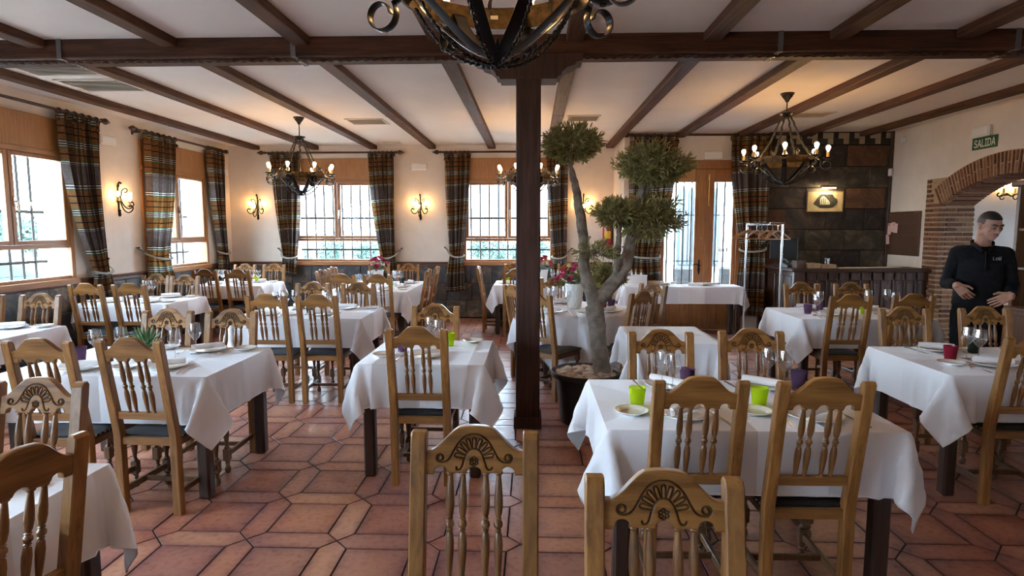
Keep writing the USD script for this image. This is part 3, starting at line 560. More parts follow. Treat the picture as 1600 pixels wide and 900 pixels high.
# terrace wall beyond the patio door
ter = thing('terrace_wall', 'white terrace wall with a louvred shutter outside the patio door', 'wall', kind=S)
plain('terrace_white', (0.50, 0.50, 0.49), 0.9); plain('shutter_slat', (0.10, 0.12, 0.13), 0.6); plain('shutter_grey', (0.06, 0.085, 0.10), 0.6)
part(ter, 'render', box(1.0, 12, 14.0, 14.3, -.2, 3.6), 'terrace_white', smooth=False)
sh = part(ter, 'shutter', box(3.35, 4.3, 13.93, 14.0, .75, 2.55), 'shutter_grey', smooth=False)
for q in range(9): part(sh, 'slat', box(3.40 + q * .1, 3.46 + q * .1, 13.905, 13.93, .8, 2.5), 'shutter_slat', smooth=False)
mottled('wicker', (0.03, 0.03, 0.032), (0.07, 0.07, 0.07), scale=60, rough=0.8)
for q, (x, y) in enumerate(((3.15, 11.4), (3.95, 11.5))):
    c = thing('wicker_armchair', ['grey wicker terrace armchair outside left of the door handle', 'grey wicker terrace armchair outside right of the door handle'][q], 'armchair', (x, y, -.12), .3 - q * .5, group='terrace chairs')
    part(c, 'seat', cbox(-.3, .3, -.3, .3, .3, .45, .03), 'wicker'); part(c, 'backrest', cbox(-.33, .33, .26, .36, .3, 1.0, .05), 'wicker')
    for s in (-1, 1): part(c, 'armrest', cbox(s * .33 - .04, s * .33 + .04, -.3, .3, .3, .68, .03), 'wicker')
    for sx in (-1, 1):
        for sy in (-1, 1): part(c, 'leg', tube([(sx * .29, sy * .27, 0), (sx * .27, sy * .25, .32)], .025, 8), 'wicker')
# ------------------------------------------------------------------ dining chairs (origin on the floor under the seat, sitter looks to +y)
def spindle(x, y0, y1, z0, z1):
    L = z1 - z0
    pr = [(0, 0), (.0105, 0), (.0115, .012), (.008, .025), (.0075, .04), (.0095, .10), (.0128, .24), (.0135, .33), (.011, .41), (.0075, .435), (.0085, .445), (.0105, .45), (.007, .462), (.0125, .485), (.0135, .505), (.012, .525), (.007, .545), (.0105, .557), (.0085, .565), (.0075, .575), (.0105, .60), (.0135, .68), (.0128, .76), (.0095, .89), (.0075, .955), (.009, .965), (.0125, .975), (.0125, .985), (.0105, 1), (0, 1)]
    m = lathe([(r, z * L) for r, z in pr], 14)
    v = m.vertices; t = v[:, 2] / L; v[:, 0] += x; v[:, 1] += y0 + (y1 - y0) * t; v[:, 2] += z0
    return m
LEAN = 0.10; ZS = 0.46
def lean_y(z): return -.20 - (LEAN / (1.02 - ZS)) * max(z - ZS, 0)
def crest_curves(x):
    a = np.abs(x)
    top = np.where(a < .045, 1.037 - 2.2 * a ** 2, np.nan)
    t = np.clip((a - .045) / (.128 - .045), 0, 1); y0 = 1.037 - 2.2 * .045 ** 2
    s = t * t * (3 - 2 * t); top = np.where(a < .045, top, y0 + (.966 - y0) * (.55 * s + .45 * t))
    bot = np.full_like(a, .902)
    bot = np.where(a < .022, .902 + np.sqrt(np.maximum(.022 ** 2 - a ** 2, 0)) * .8, bot)
    bot = np.where(np.abs(a - .100) < .020, .902 + np.sqrt(np.maximum(.020 ** 2 - (a - .100) ** 2, 0)) * .95, bot)
    bot = np.where(a > .120, .897, bot)
    return bot, top
def carve_lines():
    L = []
    for s in (-1, 1):
        th = np.linspace(0, 1.45 * 2 * PI, 40); sp = [(.101 + (.0125 - .006 * q / 39) * math.cos(-PI / 2 - t), .945 + (.0125 - .006 * q / 39) * math.sin(-PI / 2 - t) * -1 * -1) for q, t in enumerate(th * -1)]
        main = smoothpath([(0, 1.013), (.022, 1.009), (.045, .989), (.064, .958), (.080, .937), (.094, .9325), (.101, .9325)], 40)
        L.append([(s * x, z) for x, z in main] + [(s * x, z) for x, z in sp])
        inn = smoothpath([(0, .972), (.014, .968), (.026, .951), (.034, .926), (.041, .913), (.049, .911), (.053, .918)], 26)
        L.append([(s * x, z) for x, z in inn])
    for k in range(9):
        a = PI * (k + .5) / 9; w = PI / 9 * .40; P = []
        for t in np.linspace(-1, 1, 15):
            r = .030 + .029 * math.sqrt(max(0, 1 - abs(t) ** 3)); r *= 1.0
            P.append((r * math.cos(a + w * t) * 1.0, .944 + r * math.sin(a + w * t)))
        L.append(P)
    for k in range(6):
        cx, cz = .0085 * math.cos(k * PI / 3 + .5), .935 + .0085 * math.sin(k * PI / 3 + .5)
        L.append([(cx + .0042 * math.cos(t), cz + .0042 * math.sin(t)) for t in np.linspace(0, 2 * PI, 10)])
    return L
def crest_rail():
    nx, nz = 230, 96; xs = np.linspace(-.146, .146, nx); b, t = crest_curves(xs)
    v = np.linspace(0, 1, nz); Z = b[:, None] + (t - b)[:, None] * v; X = np.repeat(xs[:, None], nz, 1)
    P = np.stack([X.ravel(), Z.ravel()], 1); dmin = np.full(len(P), 9.0)
    for ln in carve_lines():
        ln = np.asarray(ln)
        for p, q in zip(ln[:-1], ln[1:]):
            lo, hi = np.minimum(p, q) - .006, np.maximum(p, q) + .006
            k = np.where((P[:, 0] > lo[0]) & (P[:, 0] < hi[0]) & (P[:, 1] > lo[1]) & (P[:, 1] < hi[1]))[0]
            if len(k) == 0: continue
            d = q - p; u = np.clip(((P[k] - p) @ d) / max(d @ d, 1e-12), 0, 1)
            dmin[k] = np.minimum(dmin[k], np.linalg.norm(P[k] - (p + u[:, None] * d), axis=1))
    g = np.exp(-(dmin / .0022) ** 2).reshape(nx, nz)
    yc = np.array([lean_y(z) for z in Z.ravel()]).reshape(nx, nz)
    G = np.stack([X, yc + .0135 - .0048 * g, Z], -1)
    edge = np.minimum(np.minimum(v * (t - b)[:, None], (1 - v) * (t - b)[:, None]) / .004, 1)
    G[..., 1] -= .003 * (1 - edge) ** 2
    front = sheet(G); front.invert()
    # plain back and rim, coarser
    xs2 = xs[::3]; xs2 = np.r_[xs2, xs[-1]]; b2, t2 = crest_curves(xs2)
    ring = []
    for x, lo, hi in zip(xs2, b2, t2):
        yl, yh = lean_y(lo), lean_y(hi)
        ring.append([(x, yl + .011, lo), (x, yl - .010, lo + .0005), (x, yl - .0135, lo + .004), (x, yh - .0135, hi - .004), (x, yh - .010, hi - .0005), (x, yh + .011, hi)])
    back = sheet(np.array(ring))
    return front, g.ravel(), back
front, gv, back = crest_rail()
def build_chair(name, label, loc, rz, group):
    c = thing(name, label, 'chair', loc, rz, group)
    for s in (-1, 1):
        x0, x1 = sorted((s * .143, s * .190))
        # stile: straight to the seat, leaning above, rounded head
        prof = [(-.222, 0), (-.178, 0), (-.176, ZS), (lean_y(1.0) + .021, 1.002), (lean_y(1.02) + .012, 1.018), (lean_y(1.02) - .008, 1.020), (lean_y(1.0) - .020, 1.008), (-.223, ZS)]
        m = ext(sg.Polygon(prof), x1 - x0); v = m.vertices; m.vertices = np.stack([x0 + v[:, 2], v[:, 0], v[:, 1]], 1)
        if m.volume < 0: m.invert()
        # chamfer by shrinking the outline at both faces
        e = .004; inner = sg.Polygon(prof).buffer(-e, join_style='mitre')
        m = bevel_ext(sg.Polygon(prof), x0, x1, e)
        part(c, 'stile', m, 'chair_wood_z', smooth=20)
    o = part(c, 'crest_rail', back, 'chair_wood_x', smooth=40)
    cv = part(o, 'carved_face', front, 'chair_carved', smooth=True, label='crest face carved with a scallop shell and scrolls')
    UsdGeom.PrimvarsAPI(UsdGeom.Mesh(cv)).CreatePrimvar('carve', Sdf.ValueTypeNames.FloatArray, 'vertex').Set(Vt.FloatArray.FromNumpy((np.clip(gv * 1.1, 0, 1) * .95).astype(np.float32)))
    for x in (-.072, -.034, .034, .072): part(c, 'spindle', spindle(x, lean_y(.60), lean_y(.903), .598, .906), 'spindle_wood')
    part(c, 'back_rail', cbox(-.145, .145, lean_y(.58) - .012, lean_y(.58) + .012, .558, .600, .004), 'chair_wood_x', smooth=False)
    part(c, 'seat_rail', cbox(-.145, .145, -.212, -.188, .402, .448, .004), 'chair_wood_x', smooth=False)
    seat = cbox(-.188, .188, -.186, .205, .440, .466, .012); 
    st = part(c, 'seat', cushion(-.19, .19, -.186, .21, .438, .472), 'leather', smooth=40)
    nails = cat([tr(lathe([(0, .004), (.0045, .0025), (.006, 0)][::-1], 7).apply_transform(trimesh.transformations.rotation_matrix(PI / 2, (0, 1, 0))), .190, y, .452) for y in np.linspace(-.17, .19, 11)] +
                [tr(lathe([(0, .004), (.0045, .0025), (.006, 0)][::-1], 7).apply_transform(trimesh.transformations.rotation_matrix(-PI / 2, (0, 1, 0))), -.190, y, .452) for y in np.linspace(-.17, .19, 11)])
    part(st, 'nail_heads', nails, 'brass', kind='stuff')
    sk = sg.Polygon([(-.165, .437), (.165, .437), (.165, .385)] + [(x, .385 + .028 * abs(math.cos(x / .11 * PI / 2 * 1.0))) for x in np.linspace(.145, -.145, 25)] + [(-.165, .385)])
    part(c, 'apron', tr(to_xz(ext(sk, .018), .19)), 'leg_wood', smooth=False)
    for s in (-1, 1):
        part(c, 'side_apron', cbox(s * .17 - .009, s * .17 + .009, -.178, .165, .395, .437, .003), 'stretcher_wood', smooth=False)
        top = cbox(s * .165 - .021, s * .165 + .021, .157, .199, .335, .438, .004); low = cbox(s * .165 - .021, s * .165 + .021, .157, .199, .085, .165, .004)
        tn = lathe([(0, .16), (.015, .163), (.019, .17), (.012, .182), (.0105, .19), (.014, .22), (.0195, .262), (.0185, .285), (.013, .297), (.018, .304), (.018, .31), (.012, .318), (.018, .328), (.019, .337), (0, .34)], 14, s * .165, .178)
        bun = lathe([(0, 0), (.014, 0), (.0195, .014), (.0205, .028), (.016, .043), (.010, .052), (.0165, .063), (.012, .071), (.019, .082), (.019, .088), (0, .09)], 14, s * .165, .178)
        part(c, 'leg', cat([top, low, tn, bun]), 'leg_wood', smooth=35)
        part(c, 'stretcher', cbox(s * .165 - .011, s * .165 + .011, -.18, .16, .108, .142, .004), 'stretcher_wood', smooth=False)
    part(c, 'cross_stretcher', cbox(-.157, .157, -.03, -.008, .112, .140, .004), 'leg_wood', smooth=False)
    return c
def bevel_ext(poly, x0, x1, e):
    """Profile in (y, z) extruded along x with chamfered edges (as a hull of slices; profile split at the seat)."""
    out = []
    for zlo, zhi in ((-1, ZS), (ZS, 2)):
        q = poly.intersection(sg.box(-2, zlo, 2, zhi)); qi = poly.buffer(-e, join_style='mitre').intersection(sg.box(-2, zlo, 2, zhi))
        a = np.array(q.exterior.coords); b = np.array(qi.exterior.coords)
        out.append(hull(np.vstack([np.c_[np.full(len(b), x0), b], np.c_[np.full(len(a), x0 + e), a], np.c_[np.full(len(a), x1 - e), a], np.c_[np.full(len(b), x1), b]])))
    return cat(out)
def cushion(x0, x1, y0, y1, z0, z1):
    n = 12; u = np.linspace(-1, 1, n); X, Y = np.meshgrid(u, u, indexing='ij')
    d = (1 - np.abs(X) ** 6) * (1 - np.abs(Y) ** 6)
    G = np.stack([(x0 + x1) / 2 + X * (x1 - x0) / 2, (y0 + y1) / 2 + Y * (y1 - y0) / 2, z0 + (z1 - z0) * (.55 + .45 * np.clip(d, 0, 1) ** .5)], -1)
    base = box(x0, x1, y0, y1, z0, z0 + (z1 - z0) * .55)
    return cat([sheet(G), base])

# every chair: (x of the back's middle at the top, y of it, direction, label); 'N' = back towards the viewer, 'F' = carved front towards the viewer, a number = heading in degrees
CH = [
    (-.17, 1.72, 'F', 'oak chair with carved crest in the centre foreground, no table in front of it', 'foreground chairs'),
    (.32, 1.41, 'F', 'carved oak chair in front of the right front table, cut by the picture edge', 'foreground chairs'),
    (-1.375, 1.50, 78, 'oak chair with plain back cut by the lower left picture corner', 'chairs at the cropped corner table'),
    (-1.945, 2.235, 'F', 'oak chair with carved crest behind the cropped corner table at the left edge', 'chairs at the cropped corner table'),
    (-2.66, 3.055, 'N', 'oak chair seen from behind at the left front table, left of the pair', 'chairs at the left front table'),
    (-2.18, 3.09, 'N', 'oak chair seen from behind at the left front table, right of the pair', 'chairs at the left front table'),
    (-2.68, 4.25, 'F', 'oak chair with carved crest behind the spiky green plant on the left front table', 'chairs at the left front table'),
    (-2.20, 4.24, 'F', 'carved oak chair beyond the left front table, beside the bread plate', 'chairs at the left front table'),
    (-.70, 3.515, 'N', 'oak chair seen from behind at the small square table left of the post', 'chairs at the small square table'),
    (-.757, 4.59, 'F', 'oak chair with carved crest at the far side of the small square table', 'chairs at the small square table'),
    (-2.41, 5.25, 'N', 'oak chair seen from behind at the middle left table, left of the two', 'chairs at the middle left table'),
    (-1.95, 5.265, 'N', 'oak chair seen from behind at the middle left table, right of the two', 'chairs at the middle left table'),
    (-2.45, 6.52, 'F', 'oak chair with carved crest beyond the middle left table, its left place', 'chairs at the middle left table'),
    (-1.93, 6.50, 'F', 'oak chair with carved crest beyond the middle left table, its right place', 'chairs at the middle left table'),
    (-4.85, 6.25, 'N', 'sunlit oak chair seen from behind at the left wall table, nearest the curtain', 'chairs at the left wall table'),
    (-4.38, 6.27, 'N', 'sunlit oak chair seen from behind at the left wall table, away from the wall', 'chairs at the left wall table'),
    (-4.93, 7.60, 'F', 'brown chair at the far side of the left wall table behind wine glasses', 'chairs at the left wall table'),
    (-4.46, 7.46, 'F', 'oak chair with carved crest at the far side of the left wall table', 'chairs at the left wall table'),
    (-4.80, 8.515, 'N', 'oak chair seen from behind at the far left corner table, nearer the window', 'chairs at the far left corner table'),
    (-4.32, 8.53, 'N', 'oak chair seen from behind at the far left corner table, nearer the room', 'chairs at the far left corner table'),
    (-4.88, 9.92, 'F', 'pale oak chair beyond the far left corner table, left place', 'chairs at the far left corner table'),
    (-4.38, 9.92, 'F', 'pale oak chair beyond the far left corner table under the back wall sconce', 'chairs at the far left corner table'),
    (-2.50, 7.66, 'N', 'oak chair seen from behind at the long back table, left front place', 'chairs at the long back table'),
    (-2.02, 7.64, 'N', 'oak chair seen from behind at the long back table, right front place', 'chairs at the long back table'),
    (-2.62, 10.08, 'F', 'oak chair at the head of the long back table behind the rose pot', 'chairs at the long back table'),
    (-2.10, 10.0, 'F', 'oak chair at the far end of the long back table right of the roses', 'chairs at the long back table'),
    (-3.07, 8.49, -90, 'chair seen edge on at the left side of the long back table, nearer one', 'chairs at the long back table'),
    (-3.12, 9.12, -90, 'chair seen edge on at the left side of the long back table, farther one', 'chairs at the long back table'),
    (-1.52, 8.66, 90, 'reddish chair seen edge on at the right side of the long back table, nearer one', 'chairs at the long back table'),
    (-1.50, 9.30, 90, 'reddish chair seen edge on at the right side of the long back table, farther one', 'chairs at the long back table'),
    (-.86, 9.36, -90, 'chair in profile at the left end of the table behind the post', 'chairs at the table behind the post'),
    (-.30, 10.25, 'F', 'oak chair against the back wall at the table behind the post', 'chairs at the table behind the post'),
    (-.25, 8.72, 'N', 'oak chair seen from behind at the table hidden by the post', 'chairs at the table behind the post'),
    (.62, 10.25, 'F', 'pale oak chair by the back wall behind the flowers of the round table', 'chairs at the table behind the post'),
    (.02, 5.50, -38, 'oak chair turned to the round table just right of the post', 'chairs at the round table'),
    (-.22, 6.25, -62, 'oak chair at the left of the round table partly hidden by the post', 'chairs at the round table'),
    (.28, 7.26, 176, 'oak chair at the far side of the round table left of the flower vase', 'chairs at the round table'),
    (1.055, 5.66, 42, 'dark toned oak chair at the near right of the round table', 'chairs at the round table'),
    (1.32, 6.50, 128, 'carved oak chair at the far right of the round table by the serving table', 'chairs at the round table'),
    (.75, 3.465, 'F', 'oak chair with carved crest at the far side of the right front table, left place', 'chairs at the right front table'),
    (1.29, 3.515, 'F', 'oak chair with carved crest at the far side of the right front table, right place', 'chairs at the right front table'),
    (.675, 2.345, 'N', 'oak chair seen from behind at the right front table, left place', 'chairs at the right front table'),
    (1.165, 2.345, 'N', 'oak chair seen from behind at the right front table, right place', 'chairs at the right front table'),
    (2.96, 6.63, 'F', 'carved oak chair beyond the table before the bar, left place', 'chairs at the table before the bar'),
    (3.51, 6.65, 'F', 'carved oak chair beyond the table before the bar, right place', 'chairs at the table before the bar'),
    (2.88, 5.43, 'N', 'oak chair seen from behind at the table before the bar, left place', 'chairs at the table before the bar'),
    (3.48, 5.50, 'N', 'oak chair seen from behind at the table before the bar, beside the brick pillar', 'chairs at the table before the bar'),
    (2.81, 4.56, 'F', 'oak chair with carved crest at the right edge table, left of the waiter', 'chairs at the right edge table'),
    (3.43, 4.60, 'F', 'oak chair with carved crest at the right edge table, in front of the waiter', 'chairs at the right edge table'),
    (2.83, 3.36, 'N', 'oak chair seen from behind at the right edge of the picture', 'chairs at the right edge table'),
    (-4.49, 5.245, 'F', 'brown oak chair with carved crest beyond the table cut by the left edge', 'chairs at the left edge table'),
    (-5.02, 5.25, 'F', 'brown oak chair below the left window, half outside the picture', 'chairs at the left edge table'),
]
PROTO = None
for x, y, hd, lb, gr in CH:
    a = 0.0 if hd == 'N' else PI if hd == 'F' else math.radians(hd)
    off = .30                                    # back top lies .30 behind the origin
    jit = float(rng.normal(0, .012)) if hd in ('N', 'F') else 0.0
    a += jit; loc = (x - off * math.sin(a), y + off * math.cos(a), 0)
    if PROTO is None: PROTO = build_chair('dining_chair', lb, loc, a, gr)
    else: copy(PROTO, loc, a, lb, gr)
# ------------------------------------------------------------------ tables and draped cloths
TZ = 0.757                                     # tabletop; the cloth lies on it
def drape(L, W, drop, seed, round_=None, steps=90, h=.042, twist=0.0):
    """Tablecloth by position-based dynamics over a table L x W (or a disc of radius round_)."""
    g = np.random.default_rng(seed)
    def nodes(a):                                # a node line runs along each table edge
        k = max(2, int(round(drop / h))); o = np.linspace(a, a + drop, k + 1)[1:]; i = np.linspace(-a, a, int(round(2 * a / h)) + 1)
        return np.r_[-o[::-1], i, o]
    xs, ys = nodes(L / 2), nodes(W / 2)
    X, Y = np.meshgrid(xs, ys, indexing='ij')
    if twist:
        c, s = math.cos(twist), math.sin(twist); X, Y = c * X - s * Y, s * X + c * Y
    P = np.stack([X, Y, np.full_like(X, TZ + .004)], -1)
    P[..., 2] += .02 * (meshkit.noise(np.stack([X * 3 + 9, Y * 3 + 9, np.zeros_like(X) + seed], -1), seed) - .3) * (np.maximum(np.abs(X) - L / 2, np.abs(Y) - W / 2) > 0)
    V = np.zeros_like(P); a, b = L / 2, W / 2; F0 = np.stack([X, Y], -1); P0 = P.copy(); P0[..., 2] = TZ + .004
    pin = (np.hypot(X, Y) <= round_) if round_ else (np.abs(X) <= a + 1e-6) & (np.abs(Y) <= b + 1e-6); P[pin] = P0[pin]
    dt = 1 / 45.
    cons = [(1, 0, 1.0), (0, 1, 1.0), (1, 1, .35), (1, -1, .35), (2, 0, .015), (0, 2, .015)]
    for st in range(steps):
        V[..., 2] -= 9.8 * dt; V *= .965; Q = P + V * dt
        for it in range(9):
            for di, dj, k in cons:
                # two colours along the direction so that each move is exact
                for p in range(2):
                    if di:
                        idx = np.arange(P.shape[0] - di); idx = idx[(idx // di) % 2 == p]
                        if dj == 0: A, B = (idx[:, None], np.arange(P.shape[1])[None]), ((idx + di)[:, None], np.arange(P.shape[1])[None])
                        elif dj > 0: A, B = (idx[:, None], np.arange(P.shape[1] - dj)[None]), ((idx + di)[:, None], np.arange(dj, P.shape[1])[None])
                        else: A, B = (idx[:, None], np.arange(-dj, P.shape[1])[None]), ((idx + di)[:, None], np.arange(0, P.shape[1] + dj)[None])
                    else:
                        idx = np.arange(P.shape[1] - dj); idx = idx[(idx // dj) % 2 == p]
                        A, B = (np.arange(P.shape[0])[:, None], idx[None]), (np.arange(P.shape[0])[:, None], (idx + dj)[None])
                    rest = np.linalg.norm(F0[B] - F0[A], axis=-1, keepdims=True); qa, qb = Q[A], Q[B]; d = qb - qa; l = np.linalg.norm(d, axis=-1, keepdims=True)
                    c = d * (k * .5 * (1 - rest / np.maximum(l, 1e-9))); Q[A] = qa + c; Q[B] = qb - c
            collide(Q, P, a, b, round_); Q[pin] = P0[pin]
        V = (Q - P) / dt; P = Q
    return P
def collide(Q, P, a, b, round_):
    x, y, z = Q[..., 0], Q[..., 1], Q[..., 2]; e = .008; top = TZ + .004
    if round_:
        r = np.hypot(x, y); ins = (r < round_ + e) & (z < top) & (z > .1); deep = ins & (top - z < round_ + e - r)
        out = ins & ~deep; s = np.where(out, (round_ + e) / np.maximum(r, 1e-6), 1); Q[..., 0] = x * s; Q[..., 1] = y * s
    else:
        dx, dy = a + e - np.abs(x), b + e - np.abs(y); ins = (dx > 0) & (dy > 0) & (z < top) & (z > .1)
        dz = top - z; deep = ins & (dz <= np.minimum(dx, dy) + .004)
        ox = ins & ~deep & (dx <= dy); oy = ins & ~deep & (dy < dx)
        Q[..., 0] = np.where(ox, np.sign(x) * (a + e), x); Q[..., 1] = np.where(oy, np.sign(y) * (b + e), y)
    Q[..., 2] = np.where(deep, top, z)
    fr = deep if round_ else deep
    Q[..., 0] = np.where(fr, P[..., 0] + .15 * (Q[..., 0] - P[..., 0]), Q[..., 0]); Q[..., 1] = np.where(fr, P[..., 1] + .15 * (Q[..., 1] - P[..., 1]), Q[..., 1])
def refine(G):
    """Doubles the grid with cubic interpolation, for smooth folds."""
    from scipy.interpolate import PchipInterpolator as CI
    n, m = G.shape[:2]
    G = CI(np.arange(n), G, axis=0)(np.linspace(0, n - 1, 2 * n - 1)); return CI(np.arange(m), G, axis=1)(np.linspace(0, m - 1, 2 * m - 1))
CL = {}
def cloth_mesh(L, W, drop, seed, **k):
    G = refine(drape(L, W, drop, seed, **k)); G[..., 2] = np.where(G[..., 2] < .02, .02, G[..., 2])
    m = sheet(G); 
    # a hem: thin folded rim
    rim = np.vstack([G[0], G[1:, -1], G[-1, ::-1][1:], G[::-1, 0][1:]])
    return m, tube(rim[::2], .0035, 5, cap=False)
def build_table(label, cl_label, x0, x1, y0, y1, key, group=None, round_=None, rz=0.0, legs=True):
    cx, cy, L, W = (x0 + x1) / 2, (y0 + y1) / 2, x1 - x0, y1 - y0
    t = thing('dining_table', label, 'table', (cx, cy, 0), rz)
    if round_:
        part(t, 'tabletop', lathe([(0, TZ - .03), (round_ - .022, TZ - .03), (round_ - .02, TZ - .024), (round_ - .02, TZ - .008), (round_ - .028, TZ - .004), (0, TZ - .004)], 48), 'table_leg_wood')
        for k in range(4):
            a = PI / 4 + k * PI / 2; part(t, 'leg', cbox(.42 * math.cos(a) - .035, .42 * math.cos(a) + .035, .42 * math.sin(a) - .035, .42 * math.sin(a) + .035, 0, TZ - .03, .006), 'table_leg_wood', smooth=False)
    else:
        a, b = L / 2, W / 2
        part(t, 'tabletop', tr(ext(sg.box(-a + .07, -b + .07, a - .07, b - .07).buffer(.044, quad_segs=4), .026), 0, 0, TZ - .032), 'table_leg_wood', smooth=False)
        part(t, 'apron', cat([cbox(-a + .05, a - .05, s * (b - .06) - .012, s * (b - .06) + .012, TZ - .11, TZ - .03, .003) for s in (-1, 1)] + [cbox(s * (a - .06) - .012, s * (a - .06) + .012, -b + .05, b - .05, TZ - .11, TZ - .03, .003) for s in (-1, 1)]), 'table_leg_wood', smooth=False)
        for sx in (-1, 1):
            for sy in (-1, 1):
                lx, ly = sx * (a - .065), sy * (b - .065); part(t, 'leg', cbox(lx - .037, lx + .037, ly - .037, ly + .037, 0, TZ - .03, .012), 'table_leg_wood', smooth=False)
    m, rim = CL[key]
    c = thing('tablecloth', cl_label, 'tablecloth', (cx, cy, 0), rz + (PI if (group == 'flip') else 0))
    part(c, 'linen_sheet', m, 'linen', smooth=50); part(c, 'hem', rim, 'linen', smooth=True)
    return t
CL['A'] = cloth_mesh(1.28, .86, .27, 3)
CL['B'] = cloth_mesh(1.28, .86, .27, 12)
CL['C'] = cloth_mesh(1.08, .82, .19, 14, steps=70)
CL['sq'] = cloth_mesh(.82, .83, .27, 5)
CL['ten'] = cloth_mesh(.66, .80, .28, 6)
CL['long'] = cloth_mesh(1.14, 1.70, .27, 8, steps=70)
CL['serve'] = cloth_mesh(1.75, .44, .24, 9, steps=70)
CL['rnd'] = cloth_mesh(1.36, 1.36, .22, 10, round_=.64, twist=.6)
TB = [
    ('dark table under the cropped cloth in the lower left corner', 'white tablecloth in the lower left corner with a long pointed corner', -2.83, -1.555, 1.20, 2.06, 'B', None),
    ('dark table of the left front setting with a green plant', 'white tablecloth under the spiky green plant at the left front', -3.18, -1.90, 3.33, 4.19, 'A', None),
    ('small square dark table left of the post', 'white tablecloth on the small square table left of the post', -1.125, -.305, 3.69, 4.52, 'sq', None),
    ('dark table of the middle left setting', 'white tablecloth on the middle left table behind the spiky plant', -2.92, -1.65, 5.60, 6.43, 'B', 'flip'),
    ('dark table at the left wall between the two windows', 'white tablecloth on the left wall table by the plaid curtain', -5.26, -4.18, 6.60, 7.42, 'C', 'flip'),
    ('dark table cut by the left picture edge', 'white tablecloth cut by the left picture edge under the window', -5.24, -4.16, 4.28, 5.10, 'C', None),
    ('dark table in the far left corner', 'white tablecloth in the far left corner with a bright green glass', -5.18, -4.10, 8.79, 9.61, 'C', 'flip'),
    ('long dark table before the left back window', 'white tablecloth on the long back table with the rose pot', -2.86, -1.73, 8.02, 9.72, 'long', None),
    ('dark table behind the post by the back wall', 'white tablecloth on the table half hidden behind the post', -.60, .68, 9.02, 9.86, 'B', None),
    ('small bare table right of the tree pot', 'empty white tablecloth right of the olive tree, nothing laid on it', .78, 1.43, 4.45, 5.24, 'ten', None),
    ('dark table of the right front setting with lime tumblers', 'white tablecloth at the right front under two lime tumblers', .335, 1.59, 2.49, 3.36, 'A', None),
    ('dark table in front of the bar counter', 'white tablecloth on the table in front of the bar', 2.58, 3.84, 5.73, 6.57, 'A', 'flip'),
    ('dark table at the right edge with the red tumbler', 'white tablecloth at the right edge under the red tumbler', 2.47, 3.74, 3.53, 4.38, 'B', 'flip'),
    ('long narrow serving table before the patio door', 'white tablecloth on the serving table before the patio door', 1.38, 3.13, 8.86, 9.30, 'serve', None)]
for lb, cl, x0, x1, y0, y1, key, gr in TB: build_table(lb, cl, x0, x1, y0, y1, key, gr)
build_table('round dark table beside the olive tree', 'white tablecloth hanging in deep folds from the round table', .45 - .64, .45 + .64, 6.45 - .64, 6.45 + .64, 'rnd', round_=.64)
# ------------------------------------------------------------------ curtains (local: along x, room side -y, origin on the wall at floor level)
def plaid(name, ochre, grey):
    dk, wh, gn = (0.016, 0.012, 0.011), (0.50, 0.48, 0.45), (0.045, 0.13, 0.055)
    rows = [(0, wh), (.02, wh), (.021, dk), (.035, dk), (.036, wh), (.055, wh), (.056, gn), (.075, gn), (.076, ochre), (.155, ochre), (.156, dk), (.175, dk), (.176, ochre), (.255, ochre), (.256, dk), (.275, dk), (.276, ochre), (.35, ochre), (.351, gn), (.37, gn),
            (.371, wh), (.385, wh), (.386, dk), (.40, dk), (.401, wh), (.42, wh), (.421, dk), (.435, dk), (.436, wh), (.45, wh), (.451, gn), (.47, gn), (.471, ochre), (.55, ochre), (.551, dk), (.57, dk), (.571, ochre), (.645, ochre), (.646, gn), (.66, gn),
            (.661, wh), (.68, wh), (.681, dk), (.69, dk), (.691, wh), (.70, wh), (.701, grey), (.985, grey), (.986, dk), (1, dk)]
    cols = [(0, (1, 1, 1)), (.40, (1, 1, 1)), (.401, (.16, .13, .13)), (.47, (.16, .13, .13)), (.471, (.8, .72, .7)), (.53, (.8, .72, .7)), (.531, (.16, .13, .13)), (.60, (.16, .13, .13)), (.601, (1, 1, 1)), (.74, (1, 1, 1)), (.741, (.42, .36, .34)), (1, (.42, .36, .34))]
    return mat(name, {'uv': ('texture_coordinate', {}), 's': ('separate_xyz', {}), 'v': ('math', {'math_type': 'multiply', 'value2': 1 / .78}), 'vf': ('math', {'math_type': 'fraction'}), 'u': ('math', {'math_type': 'multiply', 'value2': 1 / .29}), 'uf': ('math', {'math_type': 'fraction'}),
        'r': ('rgb_ramp', {'ramp': rows, 'interpolate': False}), 'c': ('rgb_ramp', {'ramp': cols, 'interpolate': False}), 'm': ('mix', {'mix_type': 'multiply', 'fac': 0.95}),
        'n': ('noise_texture', {'scale': 26, 'detail': 3}), 'nr': ('rgb_ramp', {'ramp': [(.42, (.62, .55, .52)), (.58, (1, 1, 1))]}), 'm2': ('mix', {'mix_type': 'multiply', 'fac': .55}),
        'p': ('principled_bsdf', {'roughness': 0.85, 'sheen_weight': .1}), 't': ('translucent_bsdf', {}), 'mx': ('mix_closure', {'fac': 0.16})},
        [('uv.UV', 's.vector'), ('s.y', 'v.value1'), ('v.value', 'vf.value1'), ('s.x', 'u.value1'), ('u.value', 'uf.value1'), ('vf.value', 'r.fac'), ('uf.value', 'c.fac'), ('r.color', 'm.color1'), ('c.color', 'm.color2'),
         ('uv.object', 'n.vector'), ('n.fac', 'nr.fac'), ('m.color', 'm2.color1'), ('nr.color', 'm2.color2'), ('m2.color', 'p.base_color'), ('m2.color', 't.color'), ('p.BSDF', 'mx.closure1'), ('t.BSDF', 'mx.closure2')], surface='mx.closure')
plaid('plaid', (0.22, 0.10, 0.028), (0.12, 0.097, 0.088))
plain('tie_cloth', (0.27, 0.28, 0.26), 0.8)
